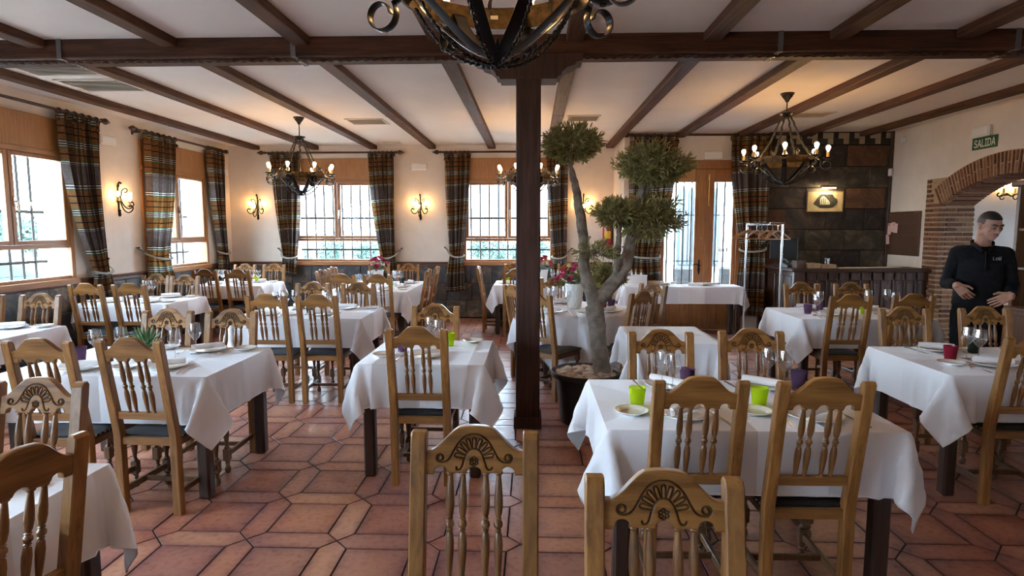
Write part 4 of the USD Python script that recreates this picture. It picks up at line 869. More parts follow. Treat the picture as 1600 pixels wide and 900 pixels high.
def curtain_mesh(x0, x1, ztop, ztie, zbot, tx0, tx1, bx0, bx1, folds=5, amp=.045, y0=-.11, seed=0):
    nu, nz = 120, 90; u = np.linspace(0, 1, nu); G = np.zeros((nz, nu, 3)); UV = np.zeros((nz, nu, 2)); g = np.random.default_rng(seed)
    ph = g.uniform(0, 2 * PI); Wf = (x1 - x0) * 1.75
    for i, t in enumerate(np.linspace(0, 1, nz)):
        z = ztop + (zbot - ztop) * t
        if z >= ztie:
            s = (ztop - z) / max(ztop - ztie, 1e-6); a = s ** 1.9
            l, r = x0 + (tx0 - x0) * a, x1 + (tx1 - x1) * a; c = 1 - .35 * s
        else:
            s = (ztie - z) / max(ztie - zbot, 1e-6); a = 1 - (1 - s) ** 2
            l, r = tx0 + (bx0 - tx0) * a, tx1 + (bx1 - tx1) * a; c = .65 + .25 * a
        uu = u + .012 * np.sin(2 * PI * u * 2 + t * 3 + ph)
        w = 2 * PI * folds * uu + ph + .5 * math.sin(3 * t + ph)
        am = amp * c * (1 - .25 * np.sin(u * 7 + seed)) * (1 if s < 1 else 1)
        G[i, :, 0] = l + (r - l) * u + .012 * np.sin(2 * w) * c; G[i, :, 1] = y0 + am * np.sin(w) + .012 * np.sin(2.3 * w + 4 * t); G[i, :, 2] = z + .012 * np.sin(u * 5 + ph) * t
        UV[i, :, 0] = u * Wf; UV[i, :, 1] = ztop - z + .03 * (u - .5) * math.sin(PI * min(t * 1.3, 1))
    return sheet(G), UV.reshape(-1, 2)
def curtain(label, to, x0, x1, tie, bot, side, ztop=2.925, ztie=1.13, zbot=.72, seed=0, group=None, folds=5):
    """side: +1 gathered to larger x. tie, bot: x ranges at the tie-back and the hem."""
    c = thing('plaid_curtain', label, 'curtain', group=group)
    m, uv = curtain_mesh(x0, x1, ztop, ztie, zbot, *tie, *bot, folds=folds, seed=seed)
    part(c, 'drape', to(m), 'plaid', smooth=True, uv=uv)
    hd, uv2 = curtain_mesh(x0 - .005, x1 + .005, ztop + .02, ztop - .09, ztop - .095, x0 - .005, x1 + .005, x0 - .005, x1 + .005, folds=folds + 2, amp=.03, y0=-.115, seed=seed + 50)
    uv2[:, 1] += .36; part(c, 'gathered_heading', to(hd), 'plaid', smooth=True, uv=uv2)
    xa, xb = tie; e = .03
    hx = xb + .10 if side > 0 else xa - .10
    if side > 0: pts = [(hx, -.02, ztie + .14), (xb + e, -.07, ztie + .06), (xb - .03, -.185, ztie - .0), ((xa + xb) / 2, -.205, ztie - .03), (xa - .015, -.14, ztie - .01), (xa, -.06, ztie + .02), ((xa + xb) / 2, -.03, ztie + .05), (hx, -.015, ztie + .14)]
    else: pts = [(hx, -.02, ztie + .14), (xa - e, -.07, ztie + .06), (xa + .03, -.185, ztie - .0), ((xa + xb) / 2, -.205, ztie - .03), (xb + .015, -.14, ztie - .01), (xb, -.06, ztie + .02), ((xa + xb) / 2, -.03, ztie + .05), (hx, -.015, ztie + .14)]
    part(c, 'tie_back', to(tube(smoothpath(pts, 50), .0085, 8, flat=(.55, 2.0))), 'tie_cloth')
    part(c, 'tie_hook', to(cat([tube([(hx, -.0, ztie + .14), (hx, -.035, ztie + .14)], .007, 8), tr(blob(.012, 1), hx, -.04, ztie + .14)])), 'iron')
    return c
def rod(label, to, x0, x1, z=2.965, brackets=(), rings=()):
    r = thing('curtain_rod', label, 'curtain rod')
    part(r, 'pole', to(tube([(x0, -.105, z), (x1, -.105, z)], .016, 12)), 'rod_wood')
    for x, s in ((x0, -1), (x1, 1)):
        f = lathe([(0, 0), (.024, 0), (.027, .012), (.016, .02), (.018, .03), (.036, .055), (.040, .078), (.028, .105), (.012, .125), (.016, .137), (0, .15)], 14)
        part(r, 'finial', to(tr(rot(f, s * PI / 2, (0, 1, 0)), x, -.105, z)), 'rod_wood')
    for x in brackets: part(r, 'bracket', to(cat([cbox(x - .012, x + .012, -.12, 0, z - .035, z - .015, .003), cbox(x - .02, x + .02, -.01, .0, z - .06, z + .02, .003)])), 'rod_wood', smooth=False)
    for x in rings:
        a = np.linspace(0, 2 * PI, 17); part(r, 'ring', to(tube(np.stack([np.full(17, x), -.105 + .031 * np.cos(a), z - .010 + .031 * np.sin(a)], 1), .0085, 6, cap=False)), 'rod_wood')
def Lw(m): return tr(rot(m, PI / 2), XL, 0, 0)        # x -> y, room side -y -> +x
def Bw(m): return tr(m, 0, YB, 0)
def Jw(m): return tr(m, 0, YJ, 0)
R = lambda a, b, n=6: list(np.linspace(a + .03, b - .03, n))
rod('dark wooden curtain rod at the left wall, running out of the picture', Lw, 4.95, 7.40, brackets=(5.1, 7.33), rings=R(6.70, 7.34))
rod('dark wooden curtain rod over the second left window', Lw, 8.06, 10.36, brackets=(8.12, 10.3), rings=R(8.22, 8.96) + R(9.82, 10.30))
rod('dark wooden curtain rod over the left back window', Bw, -4.76, -2.42, brackets=(-4.7, -2.48), rings=R(-4.66, -4.14) + R(-2.9, -2.47))
rod('dark wooden curtain rod over the back window by the post', Bw, -1.62, .70, brackets=(-1.56, .64), rings=R(-1.55, -1.10) + R(.26, .60))
rod('dark wooden curtain rod over the patio door', Jw, 1.52, 4.16, z=3.055, brackets=(1.56, 4.1), rings=R(1.50, 2.24, 7) + R(3.06, 3.64, 7))
curtain('ochre and black plaid curtain beside the leftmost wall sconce', Lw, 6.70, 7.34, (7.12, 7.36), (7.06, 7.46), 1, ztie=1.10, zbot=.70, seed=1)
curtain('plaid curtain at the left edge of the second left window', Lw, 8.22, 8.96, (8.16, 8.62), (8.14, 8.78), -1, ztie=1.22, zbot=.55, seed=2)
curtain('plaid curtain in the far left corner of the room', Lw, 9.82, 10.30, (10.08, 10.30), (10.05, 10.33), 1, ztie=1.22, zbot=.75, seed=3)
curtain('plaid curtain behind the left chandelier on the back wall', Bw, -4.66, -4.14, (-4.52, -4.26), (-4.56, -4.28), -1, ztie=1.13, zbot=.80, seed=4)
curtain('plaid curtain behind the roses at the right of the left back window', Bw, -2.90, -2.46, (-2.72, -2.46), (-2.74, -2.42), 1, ztie=1.13, zbot=.72, seed=5)
curtain('long plaid curtain left of the back window by the post', Bw, -1.55, -1.10, (-1.48, -1.24), (-1.56, -1.22), -1, ztie=1.15, zbot=.50, seed=6)
curtain('plaid curtain between the post and the olive tree', Bw, .24, .62, (.36, .60), (.34, .62), 1, ztie=1.13, zbot=.55, seed=7)
curtain('plaid curtain behind the olive tree, left of the patio door', Jw, 1.50, 2.24, (1.52, 1.98), (1.50, 2.02), -1, ztop=3.02, ztie=1.20, zbot=.68, seed=8, folds=6)
curtain('plaid curtain right of the patio door beside the coat rail', Jw, 3.04, 3.64, (3.24, 3.62), (3.18, 3.64), 1, ztop=3.02, ztie=1.30, zbot=.25, seed=9)

# ------------------------------------------------------------------ chandeliers (origin at the lowest finial)
def arc(cx, cz, r, a0, a1, n=16): a = np.linspace(a0, a1, n); return [(cx + r * math.cos(t), cz + r * math.sin(t)) for t in a]
def radial(P, ang):                          # (r, z) path turned about the axis
    P = np.asarray(P); return np.stack([P[:, 0] * math.cos(ang), P[:, 0] * math.sin(ang), P[:, 1]], 1)
BULB_M = lathe([(0, -.012), (.011, -.010), (.013, 0), (.020, .014), (.0245, .030), (.024, .042), (.017, .054), (.008, .059), (0, .060)], 14)
RC, RR = .425, .31
def build_chandelier(label, loc, rz, drop):
    c = thing('chandelier', label, 'chandelier', loc, rz, 'wrought iron chandeliers')
    top = drop
    part(c, 'ceiling_rose', lathe([(0, top - .095), (.016, top - .095), (.02, top - .08), (.038, top - .055), (.055, top - .035), (.06, top - .02), (.072, top - .012), (.072, top), (0, top)], 24), 'iron')
    part(c, 'cord', tube([(0, 0, .79), (0, 0, top - .09)], .006, 8), 'iron_matte')
    part(c, 'hub', cat([lathe([(0, .74), (.03, .74), (.045, .755), (.075, .775), (.078, .785), (.03, .795), (.012, .80), (0, .80)], 24)]), 'iron')
    a = np.linspace(0, 2 * PI, 65); 
    ring = sheet(np.array([[(r * math.cos(t), r * math.sin(t), z) for t in a] for r, z in ((RR - .004, .225), (RR + .004, .225), (RR + .004, .30), (RR - .004, .30), (RR - .004, .225))]))
    part(c, 'ring_band', ring, 'brass_dark', smooth=35)
    for k in range(8):
        ang = -PI / 2 + k * PI / 4; ca, sa = math.cos(ang), math.sin(ang)
        # flat strap: from the finial out and up through the ring to a scroll below the candle
        path = smoothpath([(.012, .035), (.06, .05), (.13, .095), (.20, .155), (.262, .215), (.305, .262), (.33, .268)], 30)
        P3 = radial(path, ang); st = tube(P3, .011, 8, flat=(2.3, .3))
        sp = [(RC - .012 + (.058 - .024 * q / 40) * math.cos(t), .210 + (.058 - .024 * q / 40) * math.sin(t)) for q, t in enumerate(np.linspace(PI * .80, PI * .8 + 2 * PI * 1.08, 41))]
        sc = tube(radial([(.325, .27)] + sp, ang), .0085, 8, flat=(2.3, .5))
        arm = part(c, 'arm', cat([st, sc]), 'iron')
        rp = smoothpath([(.02, .03), (.10, .05), (.18, .10), (.25, .185), (.285, .24)], 160); tw = np.linspace(0, 110, 160)
        R3 = radial(rp, ang); R3 += np.stack([-sa * np.sin(tw) * .0022, ca * np.sin(tw) * .0022, np.cos(tw) * .0022 - .020], 1)
        part(arm, 'twisted_rib', tube(R3, .0052, 6), 'iron')
        cup = lathe([(0, .268), (.012, .268), (.016, .274), (.040, .279), (.048, .289), (.044, .291), (.02, .284), (0, .284)], 16, RC * ca, RC * sa); cp = part(arm, 'candle_cup', cup, 'iron')
        part(arm, 'candle_sleeve', lathe([(0, .284), (.0145, .284), (.0145, .345), (.010, .349), (0, .349)], 14, RC * ca, RC * sa), 'candle_sleeve')
        b = part(arm, 'bulb', tr(BULB_M, RC * ca, RC * sa, .361), 'bulb_glow')
        # rope-like hanger from hub to ring with a hooked end
        hp = smoothpath([(.04, .76), (.09, .66), (.16, .50), (.24, .37), (RR, .30)], 50); tw = np.linspace(0, 40, 50); a2 = ang + PI / 8
        H3 = radial(hp, a2); H3 += np.stack([-math.sin(a2) * np.sin(tw) * .004, math.cos(a2) * np.sin(tw) * .004, np.cos(tw) * .004], 1)
        part(c, 'hanger', tube(H3, .0075, 6), 'iron_matte')
        hk = [(RR + .025 + .025 * math.cos(t), .33 + .028 * math.sin(t)) for t in np.linspace(PI * 1.05, -PI * .45, 16)]
        part(c, 'ring_hook', tube(radial([(RR, .25), (RR, .30)] + hk, a2), .006, 6), 'iron')
    part(c, 'finial', cat([lathe([(0, 0), (.01, .012), (.024, .03), (.03, .045), (.018, .058), (.022, .07), (0, .075)], 8)] + [tube([(.02 * math.cos(t), .02 * math.sin(t), .05), (.055 * math.cos(t), .055 * math.sin(t), .052), (.075 * math.cos(t), .075 * math.sin(t), .075)], (.012, .010, .003), 6) for t in np.arange(8) * PI / 4 + PI / 8]), 'iron')
    return c
mottled('brass_dark', (0.022, 0.015, 0.009), (0.075, 0.047, 0.021), scale=30, rough=0.4, metallic=0.85, bump=.3, bscale=90)
build_chandelier('iron candle chandelier hanging over the left back tables', (-3.12, 8.0, 2.06), .0, 1.04)
build_chandelier('iron candle chandelier hanging on the right before the slate wall', (2.79, 6.8, 2.10), PI / 8, 1.00)
build_chandelier('iron candle chandelier half hidden behind the timber post', (-.06, 8.3, 2.06), PI / 8, 1.04)
ch0 = build_chandelier('large iron chandelier cut off by the top of the picture in the foreground', (-.122, 2.0, 2.14), .52, .96)
plain('paper_label', (0.62, 0.60, 0.55), 0.6)
part(ch0, 'maker_label', rot(tr(cbox(-.014, .014, -.001, .001, -.007, .007, .0005), 0, -(RR - .006), .265), 2.7), 'paper_label', smooth=False)

# ------------------------------------------------------------------ wall sconces (local: wall at y=0, room -y, origin at the middle)
def build_sconce(label, loc, rz):
    c = thing('wall_sconce', label, 'wall lamp', loc, rz, 'three-bulb wall sconces')
    part(c, 'backplate', cat([tr(to_xz(ext(sg.Polygon([(0, -.20), (.016, -.17), (.010, -.08), (.028, -.03), (.02, .03), (.010, .08), (.008, .17), (-.008, .17), (-.010, .08), (-.02, .03), (-.028, -.03), (-.010, -.08), (-.016, -.17)]), .012), 0), 0, 0, 0),
        tube([(0, -.012, .15), (0, -.022, .195), (0, -.035, .215), (0, -.05, .205), (0, -.05, .19)], .011, 8), lathe([(0, -.24), (.014, -.23), (.02, -.21), (.016, -.17), (.02, -.15), (0, -.14)], 10, 0, -.014)]), 'iron')
    for k, (dx, dy, dz) in enumerate(((-.115, -.09, .0), (.115, -.09, .0), (0, -.16, -.055))):
        L = math.hypot(dx, dy + .015); ux, uy = dx / L, (dy + .015) / L
        def q(P): P = np.asarray(P); return np.stack([P[:, 0] * ux, -.015 + P[:, 0] * uy, P[:, 1] + dz], 1)
        s = [(0, .06)] + [(L * .2, -.02), (L * .45, -.10), (L * .8, -.13), (L * 1.18, -.10), (L * 1.25, -.055), (L * 1.05, -.035), (L * .93, -.06)]
        arm = part(c, 'arm', cat([tube(q(smoothpath(s, 40)), .0075, 8)] + ([tube(q(smoothpath([(0, .0), (L * .22, .06), (L * .42, .125), (L * .72, .13), (L * .72, .095), (L * .5, .09)], 30)), .006, 8)] if k < 2 else [])), 'iron')
        px, py = ux * L, -.015 + uy * L
        part(arm, 'candle_cup', lathe([(0, -.055), (.012, -.055), (.028, -.047), (.032, -.04), (.015, -.042), (0, -.042)], 14, px, py, dz), 'iron')
        part(arm, 'candle_sleeve', lathe([(0, -.045), (.013, -.045), (.013, .015), (0, .018)], 12, px, py, dz), 'candle_sleeve')
        part(arm, 'bulb', tr(BULB_M, px, py, dz + .03), 'bulb_hot')
    return c
s0 = build_sconce('iron three-bulb sconce on the left wall between the windows', (XL, 7.76, 2.02), PI / 2)
copy(s0, (-4.98, YB, 2.02), 0, 'iron three-bulb sconce on the back wall at the far left corner')
copy(s0, (-2.015, YB, 2.02), 0, 'iron three-bulb sconce on the back wall between the two windows')
copy(s0, (.90, YB, 2.02), 0, 'iron three-bulb sconce on the back wall behind the olive branch')
# next room's sconce: a bar with two bulbs
c = thing('wall_sconce', 'two-bulb iron sconce in the next room seen through the arch', 'wall lamp', (7.30, 9.55, 2.17))
part(c, 'scroll_bar', cat([tube(smoothpath([(-.15, -.08, .0), (-.17, -.08, -.04), (-.11, -.08, -.05), (-.04, -.08, -.01), (.04, -.08, -.05), (.11, -.08, -.02), (.17, -.08, -.05), (.15, -.08, .0)], 50), .011, 8), tube([(0, 0, -.03), (0, -.08, -.03)], .012, 8)] + [tube(smoothpath([(x, -.08, -.03), (x - .03, -.08, -.08), (x, -.08, -.1), (x + .03, -.08, -.07)], 20), .008, 6) for x in (-.1, .1)]), 'iron')
for x in (-.08, .09):
    part(c, 'candle_sleeve', lathe([(0, -.03), (.03, -.01), (.014, .0), (.014, .07), (0, .07)], 12, x, -.08), 'candle_sleeve'); part(c, 'bulb', tr(BULB_M, x, -.08, .085), 'bulb_hot')
# ------------------------------------------------------------------ tableware (each kind built once, then copied)
CZ = TZ + .0065                                 # top of the cloth
plain('cream_rim', (0.55, 0.47, 0.36), 0.2)
def plate_parts(p, r):
    part(p, 'dish', lathe([(0, .002), (r * .55, .002), (r * .60, .0), (r * .66, .002), (r * .985, .015), (r, .0175), (r * .985, .0195), (r * .68, .0075), (r * .60, .0055), (0, .0055)], 40), 'porcelain')
    part(p, 'rim_line', lathe([(r * .955, .0176), (r * .985, .0202), (r * .94, .0178)], 40), 'cream_rim')
def napkin_mesh():
    ms = []
    a = np.linspace(0, 2 * PI * 2.6, 60); r = .006 + .0185 * a / a[-1]
    xs = np.linspace(-.105, .105, 22); G = np.array([[(x, (rr + .0022 * math.sin(9 * x * 7 + t)) * math.cos(t), (rr) * math.sin(t)) for t, rr in zip(a, r * (1 - .10 * abs(x / .105) ** 3))] for x in xs])
    m = sheet(G); return cat([m, tr(tube([(-.098, 0, 0), (.098, 0, 0)], .019, 12), 0, 0, 0)])
NAP = napkin_mesh()
PROTOS = {}
def put(kind, x, y, label, rz=0.0, z=None, group=None, scale=1.0):
    z = CZ if z is None else z
    if kind in PROTOS: return copy(PROTOS[kind], (x, y, z), rz, label, group, scale)
    t = None
    if kind in ('bread_plate', 'dinner_plate'):
        t = thing(kind, label, 'plate', (x, y, z), rz, group); plate_parts(t, .078 if kind == 'bread_plate' else .125)
    elif kind == 'napkin':
        t = thing(kind, label, 'napkin', (x, y, z), rz, group); part(t, 'rolled_cloth', tr(NAP, 0, 0, .0265), 'napkin_linen', smooth=50)
    elif kind == 'fork':
        t = thing(kind, label, 'fork', (x, y, z), rz, group)
        part(t, 'handle', tube(smoothpath([(0, -.10, .003), (0, -.04, .005), (0, .03, .006), (0, .045, .004)], 16), np.interp(np.linspace(0, 1, 16), [0, .2, .7, 1], [.0075, .006, .003, .0045]), 8, flat=(1, .3)), 'steel')
        part(t, 'tines', cat([tube(smoothpath([(k * .0025, .043, .004), (k * .006, .056, .003), (k * .006, .072, .004), (k * .006, .095, .008)], 10), .0016, 5) for k in (-1.5, -.5, .5, 1.5)]), 'steel')
    elif kind == 'knife':
        t = thing(kind, label, 'knife', (x, y, z), rz, group)
        part(t, 'handle', tube([(0, -.11, .005), (0, -.05, .006), (0, 0, .005)], (.007, .0075, .006), 8, flat=(1, .55)), 'steel')
        part(t, 'blade', tr(ext(sg.Polygon([(-.006, 0), (.006, 0), (.0095, .05), (.008, .09), (0, .115), (-.006, .10)]), .0018), 0, 0, .003), 'steel', smooth=False)
    elif kind == 'wine_glass':
        t = thing(kind, label, 'wine glass', (x, y, z), rz, group)
        part(t, 'bowl', lathe([(.0035, .092), (.012, .098), (.028, .118), (.0395, .138), (.0405, .147), (.039, .165), (.033, .212), (.0325, .213)], 28), 'wine_glass', smooth=60)
        part(t, 'stem', lathe([(.0045, .004), (.0032, .02), (.003, .07), (.0042, .092)], 12), 'wine_glass')
        part(t, 'foot', lathe([(0, .0), (.036, .0), (.0365, .001), (.02, .0028), (.0045, .006)], 28), 'wine_glass')
    elif kind.endswith('_tumbler'):
        t = thing(kind, label, 'tumbler', (x, y, z), rz, group); g = {'lime': 'green_glass', 'purple': 'purple_glass', 'red': 'red_glass', 'smoky': 'smoke_glass'}[kind.split('_')[0]]
        part(t, 'glass', lathe([(0, 0), (.029, 0), (.031, .003), (.0415, .094), (.0410, .095), (.0395, .094), (.029, .012), (0, .010)], 28), g, smooth=50)
    PROTOS[kind] = t; return t
TBN = {}
def setting(table, place, x, edge, face, items='pnbfkwwt', tum='lime', nrot=.6, gdx=.0, wine=((.02, .38), (.13, .36)), tpos=(-.15, .34), pd=.185, bd=(-.235, .20), head=None):
    """One place: x along the edge, edge the y of the table edge; face +1: the diner looks to +y, -1: to -y. head: heading and centre for round or side places."""
    a = 0.0 if face > 0 else PI
    if head is not None: a = head
    c, s = math.cos(a), math.sin(a)
    W = lambda dx, dy: (x + c * dx - s * dy, edge + s * dx + c * dy)
    pl = f'at the {place} of the {table}' if place else f'on the {table}'
    if 'p' in items: put('dinner_plate', *W(.0, pd), f'white dinner plate {pl}', a)
    if 'n' in items: put('napkin', *W(0, pd), f'rolled napkin on the plate {pl}', a + nrot, CZ + (.0065 if 'p' in items else 0))
    if 'b' in items: put('bread_plate', *W(*bd), f'small white bread plate {pl}', a)
    if 'f' in items: put('fork', *W(-.15, .15), f'steel fork {pl}', a - .08)
    if 'k' in items: put('knife', *W(.155, .16), f'steel knife {pl}', a + .12)
    nw = items.count('w')
    for k in range(nw): put('wine_glass', *W(*wine[k]), f'{["inner", "outer"][k] if nw > 1 else "single"} stemmed wine glass {pl}', a)
    if 't' in items: put(tum + '_tumbler', *W(*tpos), f'{dict(lime="lime green", purple="purple", red="deep red", smoky="smoky dark")[tum]} glass tumbler {pl}', a)
# right front table
N = 'right front table'
setting(N, 'near left place', .70, 2.49, 1, 'pnbfkt', 'lime', .75, pd=.21, bd=(-.235, .23), tpos=(-.19, .345))
setting(N, 'near right place', 1.29, 2.49, 1, 'pnbfkt', 'lime', .6, pd=.20, bd=(-.25, .25), tpos=(-.19, .36))
setting(N, 'far left place', .74, 3.36, -1, 'pnfkwwt', 'purple', -.75, pd=.15, tpos=(-.11, .13), wine=((.05, .24), (.01, .31)))
setting(N, 'far right place', 1.25, 3.36, -1, 'pnfkwwt', 'purple', -.65, pd=.15, tpos=(-.19, .16), wine=((-.04, .12), (-.10, .19)))
N = 'small square table'
setting(N, 'near place', -.73, 3.69, 1, 'pnbfkt', 'purple', .6, pd=.23, bd=(-.27, .23), tpos=(-.18, .39))
setting(N, 'far place', -.73, 4.52, -1, 'bwwt', 'lime', pd=.16, bd=(-.28, .08), tpos=(-.12, .22), wine=((.02, .22), (-.06, .35)))
N = 'left front table'
setting(N, 'near left place', -2.77, 3.33, 1, 'pnbfkwwt', 'purple', .35, pd=.16, bd=(.26, .18), tpos=(-.17, .37), wine=((-.05, .36), (.05, .46)))
setting(N, 'near right place', -2.27, 3.33, 1, 'pnfkw', nrot=.5, pd=.22, wine=((-.03, .36),))
setting(N, 'far right place', -2.29, 4.19, -1, 'pnbfkw', nrot=-2.5, pd=.13, bd=(-.25, .09), wine=((.03, .23),))
setting(N, 'far left place', -2.74, 4.19, -1, 'b', bd=(-.12, .06))
N = 'middle left table'
setting(N, 'near left place', -2.66, 5.60, 1, 'pnbfkww', nrot=.4, pd=.2, bd=(.24, .2))
setting(N, 'near right place', -2.12, 5.60, 1, 'pnfkwwt', 'smoky', .5, pd=.2)
setting(N, 'far right place', -1.99, 6.43, -1, 'pnbww', nrot=-.1, pd=.14, bd=(-.25, .10), wine=((.10, .22), (.2, .26)))
setting(N, 'far left place', -2.5, 6.43, -1, 'pnbww', nrot=-.5, pd=.14, wine=((.02, .25), (.14, .3)))
N = 'left wall table'
setting(N, 'near left place', -4.95, 6.60, 1, 'pnbf', nrot=.3)
setting(N, 'near right place', -4.50, 6.60, 1, 'pnbf', nrot=.3, bd=(.22, .2))
setting(N, 'far left place', -5.0, 7.42, -1, 'pwwt', 'purple', wine=((-.12, .12), (-.2, .2)))
setting(N, 'far right place', -4.55, 7.42, -1, 'pnbww', nrot=-2.6, pd=.14, bd=(-.24, .08), wine=((.22, .14), (.30, .18)))
N = 'left edge table'
setting(N, 'far right place', -4.52, 5.11, -1, 'pnbw', nrot=-2.7, pd=.17, bd=(-.23, .10), wine=((.22, .2),))
setting(N, 'near right place', -4.5, 4.27, 1, 'pnw')
N = 'cropped corner table'
setting(N, 'far place', -1.98, 2.06, -1, 'pb', pd=.17)
N = 'far left corner table'
setting(N, 'near left place', -4.9, 8.78, 1, 'pnww')
setting(N, 'near right place', -4.42, 8.78, 1, 'pnww')
setting(N, 'far left place', -4.88, 9.62, -1, 'pnww')
setting(N, 'far right place', -4.42, 9.62, -1, 'pnbt', 'lime', tpos=(.04, .2))
N = 'long back table'
setting(N, 'near left place', -2.5, 8.02, 1, 'pnww')
setting(N, 'near right place', -2.05, 8.02, 1, 'pnbwt', 'lime', tpos=(-.02, .55), bd=(.22, .3))
setting(N, 'right side near place', -1.73, 8.68, 1, 'pnww', head=PI / 2, nrot=.4, wine=((.3, .35), (.4, .3)))
setting(N, 'right side far place', -1.73, 9.3, 1, 'pnwwt', 'smoky', head=PI / 2, wine=((-.2, .4), (-.1, .42)), tpos=(-.16, .3))
setting(N, 'left side near place', -2.86, 8.5, 1, 'pnww', head=-PI / 2)
setting(N, 'left side far place', -2.86, 9.15, 1, 'pnww', head=-PI / 2)
N = 'table behind the post'
setting(N, 'left end', -.60, 9.36, 1, 'pn', head=-PI / 2)
setting(N, 'near left place', -.25, 9.02, 1, 'pnwt', 'lime')
setting(N, 'far right place', .42, 9.86, -1, 'pnbww', wine=((.1, .3), (.0, .36)))
N = 'round table'
RX, RY = .45, 6.45
def rplace(place, ang, **k):                      # ang: direction from the centre to the diner
    ca, sa = math.cos(ang), math.sin(ang); setting(N, place, RX + .64 * ca, RY + .64 * sa, 1, head=ang + PI / 2, **k)
rplace('place by the post', math.radians(-125), items='pnbwt', tum='lime', wine=((.1, .35),), tpos=(-.2, .3))
rplace('place before the flower vase', math.radians(-80), items='bkft', tum='lime', bd=(.0, .13), tpos=(.09, .15))
rplace('near right place', math.radians(-38), items='pnft', tum='purple', nrot=.1, tpos=(.22, .30))
rplace('far right place', math.radians(38), items='pnwt', tum='red', wine=((.1, .3),))
rplace('far left place', math.radians(105), items='pnww')
rplace('left place', math.radians(165), items='pnwt', tum='purple', tpos=(.28, .32))
N = 'table before the bar'
setting(N, 'near left place', 2.95, 5.73, 1, 'pnfkwt', 'purple', .2, pd=.24, wine=((-.13, .22),), tpos=(-.16, .34))
setting(N, 'near right place', 3.5, 5.73, 1, 'pnwt', 'lime', wine=((.2, .42),))
setting(N, 'far left place', 2.95, 6.57, -1, 'pnfwt', 'purple', -.5, pd=.13, tpos=(-.08, .24), wine=((-.02, .36),))
setting(N, 'far right place', 3.55, 6.57, -1, 'pnww', nrot=-.4, wine=((.0, .2), (-.25, .1)))
N = 'right edge table'
setting(N, 'far left place', 2.86, 4.38, -1, 'pnfkwt', 'smoky', -.3, pd=.13, tpos=(-.2, .21), wine=((-.02, .4),))
setting(N, 'near left place', 2.90, 3.53, 1, 'pnbfkwt', 'red', -.35, pd=.25, bd=(-.24, .27), tpos=(-.16, .40), wine=((-.01, .36),))
setting(N, 'far right place', 3.4, 4.38, -1, 'pnw', nrot=.3)
setting(N, 'near right place', 3.45, 3.53, 1, 'pn')

# ------------------------------------------------------------------ plants and flowers
mottled('succulent', (0.06, 0.16, 0.06), (0.14, 0.28, 0.10), scale=20, rough=0.45)
mottled('petal_pink', (0.42, 0.02, 0.10), (0.62, 0.07, 0.20), scale=25, rough=0.6); mottled('petal_red', (0.34, 0.015, 0.03), (0.5, 0.04, 0.06), scale=25, rough=0.6)
mottled('petal_cream', (0.70, 0.60, 0.47), (0.8, 0.72, 0.6), scale=25, rough=0.6); mottled('petal_yellow', (0.55, 0.48, 0.10), (0.66, 0.60, 0.2), scale=25, rough=0.6)
mottled('flower_leaf', (0.03, 0.10, 0.03), (0.08, 0.19, 0.06), scale=18, rough=0.5)
t = thing('potted_succulent', 'spiky green succulent in a small pale pot on the left front table', 'plant', (-2.60, 3.86, CZ))
part(t, 'pot', lathe([(0, 0), (.03, 0), (.033, .004), (.043, .062), (.044, .066), (.040, .066), (.038, .058), (0, .058)], 24), 'white_ceramic')
lv = []
for k in range(46):
    a = k * 2.39996; e = .25 + 1.15 * (k / 46) ** .8; L = .115 + .04 * rng.random(); d = np.array([math.cos(a) * math.cos(e), math.sin(a) * math.cos(e), math.sin(e)])
    P = [(0, 0, .06) + d * L * s + np.array([0, 0, .012 * s * s]) for s in np.linspace(0, 1, 7)]
    lv.append(tube(P, np.array([.006, .009, .0095, .0085, .0065, .004, .0008]), 6, flat=(1, .45)))
for m in lv: part(t, 'leaf', m, 'succulent')
def rose(r, seed):
    g = np.random.default_rng(seed); ms = []
    for k in range(13):
        t = k / 12; a = k * 2.4 + g.uniform(-.2, .2); rr = r * (.25 + .75 * t); op = .25 + .9 * t
        u = np.linspace(-1, 1, 7); v = np.linspace(0, 1, 5); G = np.zeros((5, 7, 3))
        for i, vv in enumerate(v):
            for j, uu in enumerate(u):
                w = uu * (.9 + .3 * t); el = vv * (PI / 2 - .1) * 1.15; rad = rr * (math.sin(min(el, PI / 2)) * (1 - .25 * (1 - t)) + .15 * op * vv ** 3); z = r * (1.25 * vv - .35) * (1.15 - .35 * t) * (1 - .18 * uu * uu)
                G[i, j] = (rad * math.cos(a + w), rad * math.sin(a + w), z)
        ms.append(sheet(G))
    return cat(ms)
ROSES = [rose(.03, s) for s in range(3)]
def leafblade(L, W, bend=.3):
    u = np.linspace(0, 1, 6); G = np.array([[(W * s * math.sin(PI * min(x * 1.02, 1)) ** .8, L * x, -bend * L * x * x + .15 * W * abs(s)) for s in (-1, 0, 1)] for x in u]); return sheet(G)
